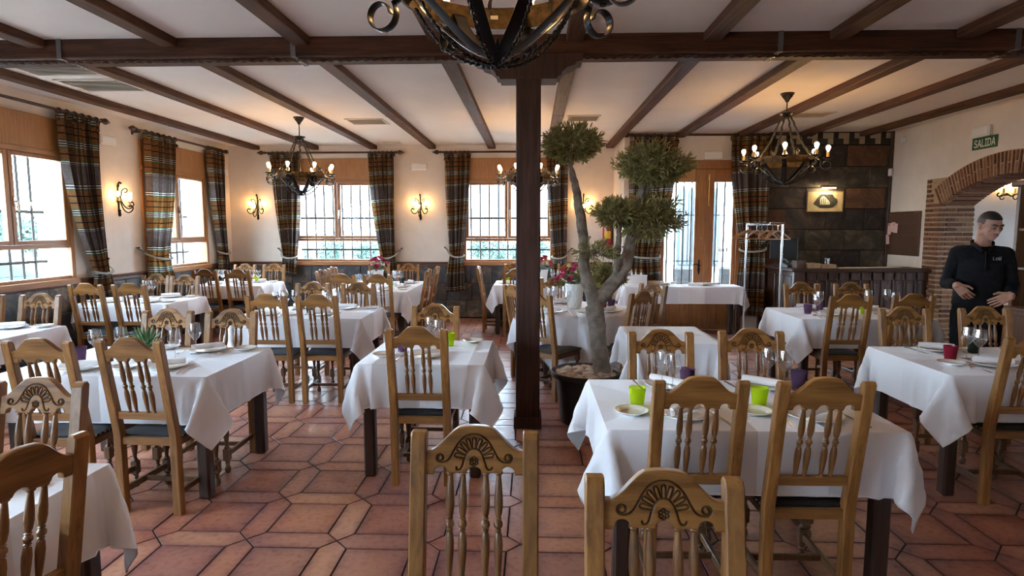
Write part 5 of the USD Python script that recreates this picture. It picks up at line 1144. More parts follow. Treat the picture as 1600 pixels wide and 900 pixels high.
def bouquet(parent, z, n, R, mats, seed, rs=1.0, hgt=.16):
    g = np.random.default_rng(seed); stems, leaves = [], []
    for k in range(n):
        a = k * 2.4 + g.uniform(-.3, .3); q = math.sqrt((k + .6) / n); x, y = R * q * math.cos(a), R * q * math.sin(a); zz = z + hgt * (1.05 - .75 * q * q) + g.uniform(-.02, .02)
        m = ROSES[k % 3].copy(); m.apply_scale(rs * g.uniform(.85, 1.15)); m = rot(m, q * .9, (-math.sin(a), math.cos(a), 0)); part(parent, 'rose', tr(m, x, y, zz), mats[k % len(mats)], smooth=60)
        stems.append(tube(smoothpath([(x * .2, y * .2, z - .04), (x * .6, y * .6, z + .4 * (zz - z)), (x, y, zz - .015)], 8), .0022, 5))
        for q2 in range(5):
            b = leafblade(g.uniform(.05, .085), g.uniform(.014, .022)); b = rot(b, g.uniform(-.3, .7), (1, 0, 0)); b = rot(b, g.uniform(0, 2 * PI)); leaves.append(tr(b, x * .8 + g.uniform(-.02, .02), y * .8 + g.uniform(-.02, .02), z + g.uniform(.0, .85) * (zz - z)))
    part(parent, 'stems', cat(stems), 'flower_leaf'); part(parent, 'foliage', cat(leaves), 'flower_leaf', smooth=60, kind='stuff')
def flowerpot(label, x, y, seed, mats, n=11):
    t = thing('flower_pot', label, 'flower arrangement', (x, y, CZ))
    part(t, 'pot', lathe([(0, 0), (.055, 0), (.06, .004), (.088, .205), (.091, .212), (.084, .212), (.080, .195), (0, .195)], 28), 'white_ceramic'); bouquet(t, .20, n, .16, mats, seed, 1.25, .20)
flowerpot('white pot of pink and red roses on the long back table', -2.44, 9.30, 3, ['petal_pink', 'petal_red', 'petal_pink', 'petal_cream'], 12)
flowerpot('white pot of red roses beside the post on the far table', .16, 9.40, 4, ['petal_red', 'petal_pink', 'petal_red'], 10)
t = thing('flower_vase', 'tall white ribbed vase of mixed roses on the round table', 'flower arrangement', (.455, 6.42, CZ))
prof = [(0, 0), (.060, 0), (.066, .006), (.074, .06), (.098, .24), (.104, .27), (.098, .272), (.09, .25), (.05, .2), (0, .2)]
vm = lathe(prof, 60); a = np.arctan2(vm.vertices[:, 1], vm.vertices[:, 0]); rr = np.hypot(vm.vertices[:, 0], vm.vertices[:, 1])
part(t, 'vase', vm, 'white_ceramic')
lat = []
for s in (-1, 1):                                # raised diagonal lattice
    for k in range(10):
        zz = np.linspace(.012, .255, 24); r_ = np.interp(zz, [.006, .06, .24, .27], [.066, .074, .098, .104]); th = k * PI / 5 + s * zz * 5.5
        lat.append(tube(np.stack([r_ * np.cos(th), r_ * np.sin(th), zz], 1), .0055, 6))
part(t, 'lattice_relief', cat(lat), 'white_ceramic'); bouquet(t, .26, 18, .19, ['petal_pink', 'petal_yellow', 'petal_pink', 'petal_cream', 'petal_red'], 6, 1.2, .20)

# olive tree in a black tub
mottled('bark', (0.14, 0.115, 0.09), (0.27, 0.23, 0.185), scale=16, rough=0.9, bump=.8, bscale=55)
mat('olive_leaf', {'ge': ('geometry', {}), 'r': ('rgb_ramp', {'ramp': [(0, (0.26, 0.24, 0.085)), (.6, (0.43, 0.39, 0.17)), (1, (0.60, 0.55, 0.33))]}), 'p': ('principled_bsdf', {'roughness': 0.5}), 't': ('translucent_bsdf', {}), 'm': ('mix_closure', {'fac': .35})},
    [('ge.random_per_island', 'r.fac'), ('r.color', 'p.base_color'), ('r.color', 't.color'), ('p.BSDF', 'm.closure1'), ('t.BSDF', 'm.closure2')], surface='m.closure')
OX, OY = .455, 4.93
t = thing('olive_tree', 'olive tree with clipped round crowns in a black tub beside the post', 'tree', (0, 0, 0))
part(t, 'tub', lathe([(0, 0), (.205, 0), (.215, .006), (.255, .37), (.258, .385), (.292, .392), (.298, .405), (.298, .43), (.290, .436), (.272, .43), (.250, .385), (0, .385)], 48, OX, OY), 'black_plastic')
part(t, 'tub_band', lathe([(.241, .285), (.247, .29), (.2475, .31), (.243, .315)], 48, OX, OY), 'black_plastic')
limb = lambda P, r, k=26: tube(smoothpath(P, k) + rng.normal(0, .0035, (k, 3)), np.interp(np.linspace(0, 1, k), np.linspace(0, 1, len(r)), r), 12)
Yt = 4.95
trunk = part(t, 'trunk', cat([limb([(.60, Yt, .33), (.585, Yt, .45), (.562, Yt, .64), (.535, Yt, .85), (.51, Yt, 1.0)], [.088, .072, .066, .074, .080]), limb([(.515, Yt, .93), (.50, Yt, 1.05), (.45, Yt, 1.20), (.425, Yt - .02, 1.33), (.424, Yt - .03, 1.47), (.405, Yt - .03, 1.62), (.383, Yt - .02, 1.77), (.345, Yt, 1.98), (.31, Yt, 2.14), (.30, Yt, 2.25)], [.060, .056, .050, .044, .040, .043, .037, .032, .025, .012], 44),
    limb([(.515, Yt, .90), (.56, Yt + .02, 1.03), (.66, Yt + .04, 1.15), (.76, Yt + .05, 1.28), (.80, Yt + .05, 1.42), (.845, Yt + .04, 1.66), (.89, Yt + .04, 1.90), (.93, Yt + .04, 2.06)], [.066, .062, .060, .055, .048, .040, .032, .016], 40),
    limb([(.71, Yt + .04, 1.22), (.70, Yt, 1.35), (.705, Yt - .02, 1.50), (.715, Yt - .02, 1.66), (.72, Yt - .02, 1.74)], [.034, .030, .026, .020, .012]), limb([(.80, Yt + .05, 1.40), (.86, Yt + .05, 1.52), (.95, Yt + .05, 1.62), (1.0, Yt + .05, 1.72)], [.032, .026, .018, .008]),
    limb([(.89, Yt + .04, 1.88), (.96, Yt + .03, 1.96), (1.0, Yt, 2.03)], [.022, .018, .010], 12), limb([(.42, Yt - .03, 1.40), (.46, Yt - .05, 1.43), (.54, Yt - .06, 1.46)], [.012, .009, .004], 12), limb([(.40, Yt - .03, 1.58), (.375, Yt - .05, 1.60)], [.022, .014], 6), limb([(.43, Yt - .03, 1.50), (.47, Yt - .05, 1.555)], [.016, .008], 6)]), 'bark', smooth=50)
def olive_crown(c, rad, ntw, nl, seed, droop=.0, L=.055, core=.25):
    g = np.random.default_rng(seed); Lv, tw = [], []
    c, rad = np.asarray(c), np.asarray(rad)
    for k in range(ntw):
        d = g.normal(size=3); d /= np.linalg.norm(d); b = meshkit.noise(d * 1.7 + seed, seed)
        tip = c + d * rad * (.86 + .24 * b); base = c + d * rad * core; mid = (tip + base) / 2 + g.normal(0, .015, 3); tip[2] += .03 - droop
        P = smoothpath([base, mid, tip], 6); tw.append(tube(P, np.linspace(.003, .001, 6), 4, cap=False))
        s = g.uniform(.25, 1, nl); q = np.array([np.interp(s, np.linspace(0, 1, 6), P[:, j]) for j in range(3)]).T
        ax = (tip - base) / np.linalg.norm(tip - base); rnd = g.normal(size=(nl, 3)); dd = ax * .75 + rnd * .55; dd /= np.linalg.norm(dd, axis=1, keepdims=True)
        wd = np.cross(dd, g.normal(size=(nl, 3))); wd /= np.linalg.norm(wd, axis=1, keepdims=True); l = L * g.uniform(.7, 1.25, (nl, 1)); w = l * .105
        nn = np.cross(dd, wd); Lv.append(np.stack([q, q + dd * l * .35 + wd * w, q + dd * l * .7 + wd * w * .8 + nn * l * .03, q + dd * l + nn * l * .06, q + dd * l * .7 - wd * w * .8 + nn * l * .03, q + dd * l * .35 - wd * w], 1).reshape(-1, 3))
    v = np.vstack(Lv); n = len(v) // 6; i = np.arange(n)[:, None] * 6
    f = np.vstack([i + np.array([[0, 1, 5]]), i + np.array([[1, 2, 4]]), i + np.array([[1, 4, 5]]), i + np.array([[2, 3, 4]])])
    return tm(v, f), cat(tw)
for nm, c, r, nt, nl, sd, kw in (('crown', (.325, Yt + .03, 2.295), (.24, .25, .15), 230, 13, 1, {}), ('crown', (.985, Yt + .02, 2.115), (.305, .27, .165), 290, 13, 2, {}), ('crown', (.95, Yt + .04, 1.70), (.26, .22, .20), 170, 12, 3, dict(droop=.02)), ('crown', (.69, Yt, 1.73), (.19, .17, .11), 130, 12, 4, {}),
                              ('leafy_sprig', (.52, Yt - .06, 1.42), (.17, .12, .10), 46, 11, 5, dict(droop=.03, core=.05)), ('leafy_sprig', (1.12, Yt + .02, 1.70), (.15, .12, .13), 44, 10, 6, dict(core=.05)), ('leafy_sprig', (.66, Yt + .20, 1.19), (.15, .09, .085), 90, 12, 7, dict(core=.1))):
    lm, tw = olive_crown(c, r, nt, nl, sd, **kw); cr = part(t, nm, lm, 'olive_leaf', smooth=False, kind='stuff'); part(cr, 'twigs', tw, 'bark', smooth=True)
for i, a in enumerate(((0.50, 0.40, 0.31), (0.62, 0.53, 0.42), (0.36, 0.26, 0.19), (0.68, 0.64, 0.58))): mottled(f'pebble_{i}', tuple(x * .8 for x in a), a, scale=18, rough=.75)
pk = 0
for k in range(120):
    a, q = k * 2.39996, math.sqrt((k + .5) / 120) * .238; x, y = q * math.cos(a), q * math.sin(a)
    if math.hypot(OX + x - .60, OY + y - Yt) < .085: continue
    s = rng.uniform(.024, .040); m = blob(s, 1); m.vertices *= (1, rng.uniform(.75, 1), rng.uniform(.6, .85)); m = rot(m, rng.uniform(0, 6)); m.vertices *= 1 + .1 * (meshkit.noise(m.vertices * 40 + k, k)[:, None] - .5)
    part(t, 'pebble', tr(m, OX + x, OY + y, .388 + s * .5 + .03 * (1 - q / .25) * rng.random()), f'pebble_{rng.choice(4, p=[.35, .3, .2, .15])}', smooth=True)
# ------------------------------------------------------------------ bar counter and what stands on it
BX0, BY0, BY1, BZ = 3.66, 8.40, 8.85, 1.07
t = thing('bar_counter', 'dark panelled wooden bar counter before the slate wall', 'counter')
part(t, 'carcass', cat([box(BX0 + .02, XR - .02, BY0 + .02, BY1, 0, BZ - .05), box(BX0 + .02, BX0 + .40, BY1 - .02, 9.40, 0, BZ - .05)]), 'bar_wood', smooth=False)
part(t, 'plinth', cat([cbox(BX0 - .005, XR - .01, BY0 - .005, BY0 + .05, 0, .10, .004), cbox(BX0 - .005, BX0 + .05, BY0, 9.40, 0, .10, .004)]), 'bar_wood', smooth=False)
part(t, 'counter_top', cat([cbox(BX0 - .06, XR - .01, BY0 - .06, BY1 + .03, BZ - .05, BZ, .012), cbox(BX0 - .06, BX0 + .45, BY1 + .0, 9.42, BZ - .05, BZ, .012)]), 'bar_top', smooth=False)
n = 11; pw = (XR - .02 - BX0 - .16) / n
for k in range(n):
    a = BX0 + .15 + k * pw; part(t, 'front_panel', cat([cbox(a + .02, a + pw - .02, BY0 + .004, BY0 + .03, .14, BZ - .16, .01), cbox(a + .045, a + pw - .045, BY0 - .008, BY0 + .01, .18, BZ - .20, .008)]), 'bar_wood', smooth=False)
    part(t, 'stile', cbox(a - .016, a + .016, BY0 - .004, BY0 + .03, .10, BZ - .05, .003), 'bar_wood', smooth=False)
part(t, 'top_rail', cbox(BX0, XR - .02, BY0 - .004, BY0 + .03, BZ - .16, BZ - .05, .004), 'bar_wood', smooth=False)
part(t, 'corner_post', cat([cbox(BX0 - .02, BX0 + .13, BY0 - .02, BY0 + .04, 0, BZ - .05, .005)] + [cbox(BX0 + .02 + .05 * q, BX0 + .05 + .05 * q, BY0 - .028, BY0 - .015, BZ - .2, BZ - .165, .006) for q in (0, 1)]), 'bar_wood', smooth=False)
for k in range(3): part(t, 'side_panel', cbox(BX0 + .0, BX0 + .03, BY0 + .10 + k * .3, BY0 + .36 + k * .3, .14, BZ - .12, .012), 'bar_wood', smooth=False)
mottled('card_tan', (0.26, 0.15, 0.065), (0.34, 0.20, 0.095), scale=10, rough=.8); plain('paper_white', (0.66, 0.63, 0.58), 0.8); plain('pink_paper', (0.70, 0.47, 0.46), 0.8); mottled('leatherette', (0.06, 0.03, 0.02), (0.1, 0.05, 0.03), scale=20)
plain('screen_black', (0.006, 0.006, 0.008), 0.25)
def book(name, label, cat_, x0, x1, y0, y1, z0, z1, m, rz=0):
    cx, cy = (x0 + x1) / 2, (y0 + y1) / 2; b = thing(name, label, cat_, (cx, cy, z0), rz); a, c_, h_ = (x1 - x0) / 2, (y1 - y0) / 2, z1 - z0
    part(b, 'body', cbox(-a, a, -c_, c_, 0, h_, .003), m, smooth=False); part(b, 'lid_seam', cat([box(-a - .0006, a + .0006, -c_ - .0006, c_ + .0006, h_ * .62, h_ * .66)]), 'leatherette', smooth=False); return b
book('wooden_box', 'tan cardboard box lying on the left end of the bar', 'box', 3.84, 4.02, 8.42, 8.60, BZ, BZ + .07, 'card_tan'); book('wooden_box', 'smaller tan box beside the drinking glass on the bar', 'box', 4.03, 4.24, 8.43, 8.60, BZ, BZ + .055, 'card_tan')
book('menu_stack', 'dark brown menu holder standing left of the tan boxes on the bar', 'menu', 3.70, 3.83, 8.45, 8.62, BZ, BZ + .10, 'leatherette')
sh = thing('paper_sheet', 'white paper sheets spread over the right half of the bar', 'paper', (4.82, 8.55, BZ)); 
for q in range(6): part(sh, 'sheet', tr(rot(cbox(-.07, .07, -.10, .10, 0, .002, .0003), rng.uniform(-.5, .5)), -.28 + q * .11, rng.uniform(-.02, .04), .001 + q * .0022), 'paper_white', smooth=False)
sh = thing('paper_sheet', 'white paper sheet beside the boxes on the bar', 'paper', (4.37, 8.52, BZ)); part(sh, 'sheet', rot(cbox(-.10, .10, -.08, .08, 0.001, .004, .0005), .2), 'paper_white', smooth=False)
g = thing('drinking_glass', 'small clear drinking glass on the bar behind the boxes', 'glass', (4.22, 8.66, BZ)); part(g, 'glass', lathe([(0, 0), (.028, 0), (.036, .13), (.034, .13), (.026, .01), (0, .01)], 20), 'wine_glass')
mo = thing('till_monitor', 'black till monitor at the left end of the bar', 'monitor', (3.74, 9.0, BZ), 2.7)
part(mo, 'screen', rot(cbox(-.19, .19, -.02, .02, .10, .42, .012), -.12, (1, 0, 0)), 'black_plastic', smooth=False); part(mo, 'display', rot(cbox(-.17, .17, -.0225, -.0195, .125, .40, .001), -.12, (1, 0, 0)), 'screen_black', smooth=False)
part(mo, 'stand', cat([cbox(-.03, .03, .0, .03, .01, .2, .004), cbox(-.12, .12, -.09, .09, 0, .015, .005)]), 'black_plastic', smooth=False)
ph = thing('desk_telephone', 'black telephone on the bar below the monitor', 'telephone', (3.72, 8.72, BZ), .2); part(ph, 'base', hull([(-.09, -.08, 0), (.09, -.08, 0), (-.09, .08, 0), (.09, .08, 0), (-.085, -.07, .03), (.085, -.07, .03), (-.085, .07, .07), (.085, .07, .07)]), 'black_plastic', smooth=False)
part(ph, 'handset', tube(smoothpath([(-.07, -.08, .065), (-.07, -.05, .09), (-.07, .04, .11), (-.07, .08, .085)], 14), .016, 10), 'black_plastic'); part(ph, 'keypad', cat([cbox(-.02 + .028 * i, .0 + .028 * i, -.045 + .028 * j, -.025 + .028 * j, .04, .055 + .006 * j, .002) for i in range(3) for j in range(4)]), 'strap_steel', smooth=False)
# framed emblem with its picture lamp
mottled('picture_board', (0.40, 0.31, 0.16), (0.52, 0.42, 0.24), scale=7, rough=.55); mottled('emblem_dark', (0.022, 0.02, 0.016), (0.05, 0.045, 0.036), scale=14, rough=.5); plain('emblem_pale', (0.42, 0.38, 0.29), .6)
pc = thing('wall_plaque', 'sand coloured plaque with a dark stone shaped emblem on the slate wall', 'plaque', (4.515, 9.448, 2.04))
part(pc, 'board', cbox(-.265, .265, -.018, 0, -.152, .152, .004), 'picture_board', smooth=False)
part(pc, 'rim', cat([cbox(-.275, .275, -.024, 0, s * .152 - .008, s * .152 + .008, .003) for s in (-1, 1)] + [cbox(s * .267 - .008, s * .267 + .008, -.024, 0, -.152, .152, .003) for s in (-1, 1)]), 'card_tan', smooth=False)
E1 = [(-.175, -.035), (-.165, -.01), (-.12, .055), (-.08, .10), (-.065, .112), (.02, .105), (.095, .11), (.115, .10), (.135, .062), (.18, .035), (.188, -.005), (.17, -.045), (.12, -.09), (.07, -.10), (-.07, -.10), (-.12, -.065)]
part(pc, 'dark_emblem', to_xz(ext(sg.Polygon(E1), .004), -.018), 'emblem_dark', smooth=False)
E2 = sg.Polygon([(-.08, -.048), (-.082, .035), (-.06, .07), (-.03, .085), (-.01, .075), (.055, .01), (.075, -.02), (.072, -.05)])
for a, b in ((-.064, .045), (-.036, .055), (-.008, .045)): E2 = E2.difference(sg.box(a, -.045, a + .010, b))
part(pc, 'emblem_mark', to_xz(ext(E2, .003), -.022), 'emblem_pale', smooth=False)
pl = thing('picture_lamp', 'small lit brass picture lamp above the plaque', 'lamp', (4.515, 9.45, 2.245)); mat('tube_glow', {'e': ('emission', {'color': (1.0, 0.80, 0.45), 'strength': BULB * 2.2})}, surface='e.emission')
part(pl, 'arm', tube(smoothpath([(0, 0, .0), (0, -.05, .03), (0, -.12, .025)], 10), .006, 8), 'brass'); part(pl, 'shade', tube([(-.115, -.12, .018), (.115, -.12, .018)], .020, 10), 'brass'); part(pl, 'tube', tube([(-.10, -.125, -.006), (.10, -.125, -.006)], .009, 8), 'tube_glow')
# card rack by the curtain, coat rail
cr = thing('card_rack', 'small wall rack with pale cards beside the coat rail', 'rack', (3.54, 9.44, 1.34)); part(cr, 'tray', cat([cbox(-.10, .10, -.06, 0, -.01, .0, .002), cbox(-.10, .10, -.062, -.056, -.01, .05, .002), cbox(-.10, -.094, -.06, 0, -.01, .14, .002), cbox(.094, .10, -.06, 0, -.01, .14, .002)]), 'black_plastic', smooth=False)
for q in range(4): part(cr, 'card', cbox(-.085 + q * .042, -.05 + q * .042, -.04, -.036, 0, .11, .0005), 'paper_white', smooth=False)
rk = thing('coat_rail', 'chrome coat rail with wooden hangers beside the patio curtain', 'coat rack')
RA, RB = np.array([3.14, 7.62]), np.array([2.98, 8.42])
part(rk, 'rail', tube([(*RA, 1.68), (*RB, 1.68)], .016, 12), 'chrome')
for p_ in (RA, RB): part(rk, 'upright', tube([(*p_, .04), (*p_, 1.68)], .014, 12), 'chrome')
for p_ in (RA, RB): part(rk, 'foot', tube([(p_[0] - .22, p_[1] - .04, .035), (p_[0] + .22, p_[1] + .04, .035)], .015, 10), 'chrome')
part(rk, 'low_rail', tube([(*RA, .16), (*RB, .16)], .011, 10), 'chrome')
part(rk, 'top_arm', tube([(RA[0] - .17, RA[1] - .03, 1.69), (RA[0] + .02, RA[1], 1.69)], .014, 10), 'chrome')
wood('hanger_wood', (0.24, 0.115, 0.04), (0.36, 0.19, 0.075), 'x', rough=.35)
def hanger(label, f, ang):
    p_ = RA + (RB - RA) * f; h_ = thing('coat_hanger', label, 'hanger', (p_[0], p_[1], 1.68), ang, 'wooden hangers on the coat rail')
    arm = smoothpath([(-.215, -.02, -.195), (-.15, -.006, -.15), (-.06, 0, -.105), (0, 0, -.088), (.06, 0, -.105), (.15, -.006, -.15), (.215, -.02, -.195)], 30)
    part(h_, 'shoulder', tube(arm, np.interp(np.linspace(0, 1, 30), [0, .1, .5, .9, 1], [.012, .014, .018, .014, .012]), 10, flat=(.7, 1)), 'hanger_wood'); part(h_, 'bar', tube([(-.205, -.018, -.192), (.205, -.018, -.192)], .008, 8), 'hanger_wood')
    a = np.linspace(-.6, PI + .1, 14); part(h_, 'hook', tube(np.vstack([[(0, 0, -.085), (0, 0, -.04)], np.stack([.021 * np.cos(-a + PI * .5 - .9), np.zeros(14), .021 * np.sin(-a + PI * .5 - .9)], 1)[::-1] * (1, 1, 1)]), .0028, 6), 'chrome')
for k, (f, a) in enumerate(((.12, .5), (.26, .75), (.40, .62), (.55, .95), (.70, .55), (.88, .15), (.95, -.1))): hanger(f'wooden coat hanger on the chrome rail, {ordn[k]} from the near end', f, a)

# ------------------------------------------------------------------ wall and ceiling fittings
plain('sign_green', (0.012, 0.085, 0.035), .5); plain('sign_white', (0.68, 0.72, 0.62), .5)
def Rw(m): return tr(rot(m, -PI / 2), XR, 0, 0)          # local x -> -y, room side -y -> -x
sg_ = thing('exit_sign', 'green exit sign with white lettering above the brick arch', 'sign', (XR, 7.565, 2.665), -PI / 2)
part(sg_, 'plate', cbox(-.205, .205, -.006, 0, -.072, .072, .001), 'sign_green', smooth=False)
tx = meshkit.text_mesh('SALIDA', .092, .0012, True); w_ = tx.bounds[1, 0] - tx.bounds[0, 0]; tx.apply_scale((.345 / w_, 1, 1)); tx.apply_translation((-.1725 - tx.bounds[0, 0], -.046, 0)); part(sg_, 'lettering', to_xz(tx, -.006), 'sign_white', smooth=False)
em = None
def emergency(label, loc, rz):
    global em
    if em is not None: return copy(em, loc, rz, label)
    em = thing('emergency_light', label, 'emergency light', loc, rz, 'white emergency lights'); part(em, 'housing', cbox(-.145, .145, -.045, 0, -.062, .062, .008), 'white_plastic', smooth=False); part(em, 'lens', cbox(-.13, .13, -.052, -.04, -.045, .045, .006), 'white_ceramic', smooth=False); part(em, 'seam', cbox(-.1455, .1455, -.03, -.026, -.0625, .0625, .001), 'strap_steel', smooth=False)
emergency('white emergency light on the left wall above the sconce', (XL, 7.60, 2.75), PI / 2); emergency('white emergency light on the back wall between the two windows', (-2.02, YB, 2.72), 0)
emergency('white emergency light above the patio door', (2.80, YJ, 2.76), 0); emergency('pale emergency light on the white wall above the exit sign', (XR, 7.60, 2.80), -PI / 2)
def sensor(label, loc, rz):
    s = thing('alarm_sensor', label, 'sensor', loc, rz); part(s, 'body', hull([(x, y, z) for x in (-.03, .03) for z in (-.06, .06) for y in (0,)] + [(x * .7, -.045, z) for x in (-.03, .03) for z in (-.05, .04)]), 'white_plastic', smooth=False); part(s, 'lens', cbox(-.016, .016, -.048, -.043, -.035, .0, .001), 'white_ceramic', smooth=False)
sensor('small white alarm sensor in the far left corner', (XL + .01, 10.55, 2.62), PI / 2 - .4); sensor('small white alarm sensor where the slate wall ends', (5.46, 9.40, 2.48), -PI / 4)
s = thing('smoke_detector', 'round white detector on the right wall near the slate corner', 'detector', (XR, 9.18, 2.93), -PI / 2); part(s, 'body', rot(lathe([(0, 0), (.05, 0), (.055, .012), (.045, .035), (0, .045)], 24), PI / 2, (1, 0, 0)), 'white_plastic')
part(s, 'ring', rot(lathe([(.030, .036), (.034, .042), (.038, .040)], 24), PI / 2, (1, 0, 0)), 'white_ceramic')
plain('vent_metal', (0.62, 0.56, 0.48), .5); plain('vent_dark', (0.42, 0.36, 0.29), .7)
def vent(label, x0, x1, y0, y1, ns, along='x'):
    v_ = thing('ceiling_vent', label, 'air vent', ((x0 + x1) / 2, (y0 + y1) / 2, HC)); a, b = (x1 - x0) / 2, (y1 - y0) / 2
    part(v_, 'frame', cat([cbox(-a, a, s * b - .025 * (s + 1) / 2 * 2 + (0 if s > 0 else 0), s * b + (.025 if s < 0 else .0), -.012, 0, .003) if False else cbox(-a, a, (b - .025) if s > 0 else -b, b if s > 0 else -b + .025, -.012, 0, .003) for s in (-1, 1)] + [cbox((a - .025) if s > 0 else -a, a if s > 0 else -a + .025, -b, b, -.012, 0, .003) for s in (-1, 1)]), 'vent_metal', smooth=False)
    part(v_, 'backing', box(-a + .02, a - .02, -b + .02, b - .02, -.002, 0), 'vent_dark', smooth=False)
    for k in range(ns):
        y = -b + .03 + (k + .5) * (2 * b - .06) / ns; part(v_, 'slat', rot(cbox(-a + .02, a - .02, y - .009, y + .009, -.008, -.005, .0005), .4, (1, 0, 0), (0, y, -.0065)), 'vent_metal', smooth=False)
vent('long grey return air vent beside the left wall, nearer one', -4.78, -4.12, 5.32, 5.76, 14); vent('long grey return air vent beside the left wall, farther one', -4.78, -4.12, 5.92, 6.42, 14)
vent('cream air vent in the ceiling right of the left chandelier', -2.55, -2.03, 8.12, 8.54, 8); vent('cream air vent in the ceiling above the olive tree', .45, .89, 7.97, 8.40, 8); vent('cream air vent in the ceiling behind the right chandelier', 3.36, 3.86, 7.86, 8.24, 8); vent('small cream air vent near the back wall', -2.56, -2.28, 10.25, 10.48, 6)
# pegboard with pink slips
plain('board_brown', (0.085, 0.04, 0.022), .5)
pb = thing('pegboard', 'dark brown key board with pink paper slips on the right wall', 'notice board', (XR, 9.04, 1.56), -PI / 2)
part(pb, 'board', cbox(-.385, .385, -.018, 0, -.33, .315, .004), 'board_brown', smooth=False)
for r in range(4):
    for c_ in range(6):
        if r in (0, 1, 2) : part(pb, 'peg', tube([(-.3 + c_ * .12, -.018, .27 - r * .155), (-.3 + c_ * .12, -.05, .27 - r * .155), (-.3 + c_ * .12, -.055, .285 - r * .155)], .004, 6), 'brass')
for k, (x, z, w_, h_, a) in enumerate(((-.32, .06, .045, .085, .03), (-.22, .085, .05, .075, -.04), (-.15, .07, .045, .07, .05), (-.335, -.10, .042, .075, -.12))): part(pb, 'paper_slip', tr(rot(cbox(-w_, w_, -.028 - .003 * k, -.0265 - .003 * k, -h_, h_, .0003), a, (0, 1, 0)), x, 0, z), 'pink_paper', smooth=False)
# fire extinguisher
plain('ext_red', (0.40, 0.015, 0.02), .25, coat_weight=.5); plain('ext_yellow', (0.62, 0.45, 0.03), .5)
fe = thing('fire_extinguisher', 'red fire extinguisher with yellow label on the back wall behind the olive tree', 'fire extinguisher', (1.315, 10.60, 1.25))
part(fe, 'cylinder', lathe([(0, 0), (.07, 0), (.078, .01), (.078, .40), (.07, .44), (.045, .47), (.03, .48), (0, .48)], 28), 'ext_red'); part(fe, 'base_ring', lathe([(.0785, .002), (.080, .004), (.080, .03), (.0785, .032)], 28), 'black_plastic')
lb_ = lathe([(.0788, .20), (.0792, .2005), (.0792, .33), (.0788, .3305)], 40); k_ = lb_.vertices[:, 1] < -.052
fm = k_[lb_.faces].all(1); lb_.update_faces(fm); part(fe, 'label', lb_, 'ext_yellow')
part(fe, 'valve', cat([lathe([(0, .47), (.02, .47), (.02, .53), (.012, .54), (0, .54)], 14), bar((0, -.01, .525), (0, -.09, .545), .02, .012), bar((0, -.01, .548), (0, -.09, .585), .02, .008)]), 'black_plastic'); part(fe, 'hose', tube(smoothpath([(.02, -.02, .52), (.07, -.03, .50), (.092, -.02, .38), (.092, 0, .2), (.088, 0, .1)], 24), .010, 8), 'black_plastic'); part(fe, 'wall_hook', cbox(-.02, .02, .06, .10, .38, .50, .003), 'steel', smooth=False)

# ------------------------------------------------------------------ dresser at the right edge
dr = thing('dresser', 'tall dark wooden dresser cut by the right picture edge behind the waiter', 'cabinet')
part(dr, 'lower_body', cat([cbox(4.96, 5.485, 5.0, 6.38, .06, .79, .008), cbox(5.10, 5.485, 6.37, 6.72, .06, .79, .008)]), 'dresser_wood', smooth=False); part(dr, 'worktop', cat([cbox(4.93, 5.49, 4.97, 6.41, .79, .82, .006), cbox(5.06, 5.49, 6.40, 6.75, .79, .82, .006)]), 'dresser_wood', smooth=False)
for k in range(2): 
    dd = part(dr, 'door', cbox(4.945, 4.963, 5.05 + k * .65, 5.67 + k * .65, .12, .74, .006), 'dresser_wood', smooth=False); part(dd, 'knob', tr(blob(.016, 2), 4.935, 5.62 + k * .12, .45), 'brass')
part(dr, 'foot', cat([cbox(4.98 + .44 * i, 5.04 + .44 * i, 5.03 + 1.24 * j, 5.1 + 1.24 * j, 0, .07, .008) for i in (0, 1) for j in (0, 1)]), 'dresser_wood', smooth=False)
part(dr, 'hutch', cat([cbox(5.0, 5.485, 6.34, 6.38, .82, 2.05, .004), cbox(5.0, 5.485, 5.0, 5.04, .82, 2.05, .004), cbox(5.46, 5.485, 5.0, 6.38, .82, 2.05, .003)]), 'dresser_wood', smooth=False)
for z in (1.2, 1.6): part(dr, 'shelf', cbox(5.02, 5.47, 5.03, 6.35, z, z + .025, .003), 'dresser_wood', smooth=False)
part(dr, 'cornice', cbox(4.955, 5.49, 4.96, 6.42, 2.05, 2.11, .015), 'dresser_wood', smooth=False)
tc_ = thing('folded_tablecloth', 'white tablecloth runner folded over the dresser top behind the waiter', 'tablecloth', (5.28, 6.58, .82)); part(tc_, 'fold', cat([cbox(-.21, .12, -.16, .15, 0, .012, .004), cbox(-.226, -.219, -.16, .15, -.06, .008, .002)]), 'napkin_linen', smooth=False)
tc_ = thing('folded_tablecloth', 'tent of white folded cloth standing on the dresser beside the waiter', 'tablecloth', (5.20, 6.58, .833), -.45); part(tc_, 'fold', hull([(-.12, -.06, 0), (.10, -.07, 0), (.10, .07, 0), (-.12, .06, 0), (-.015, -.012, .24), (.085, -.014, .24), (.085, .014, .24), (-.015, .012, .24)]), 'napkin_linen', smooth=False); part(tc_, 'inner_fold', hull([(-.10, -.075, 0), (.09, -.09, 0), (.09, -.07, 0), (-.10, -.06, 0), (.0, -.02, .2), (.08, -.022, .2)]), 'napkin_linen', smooth=False)

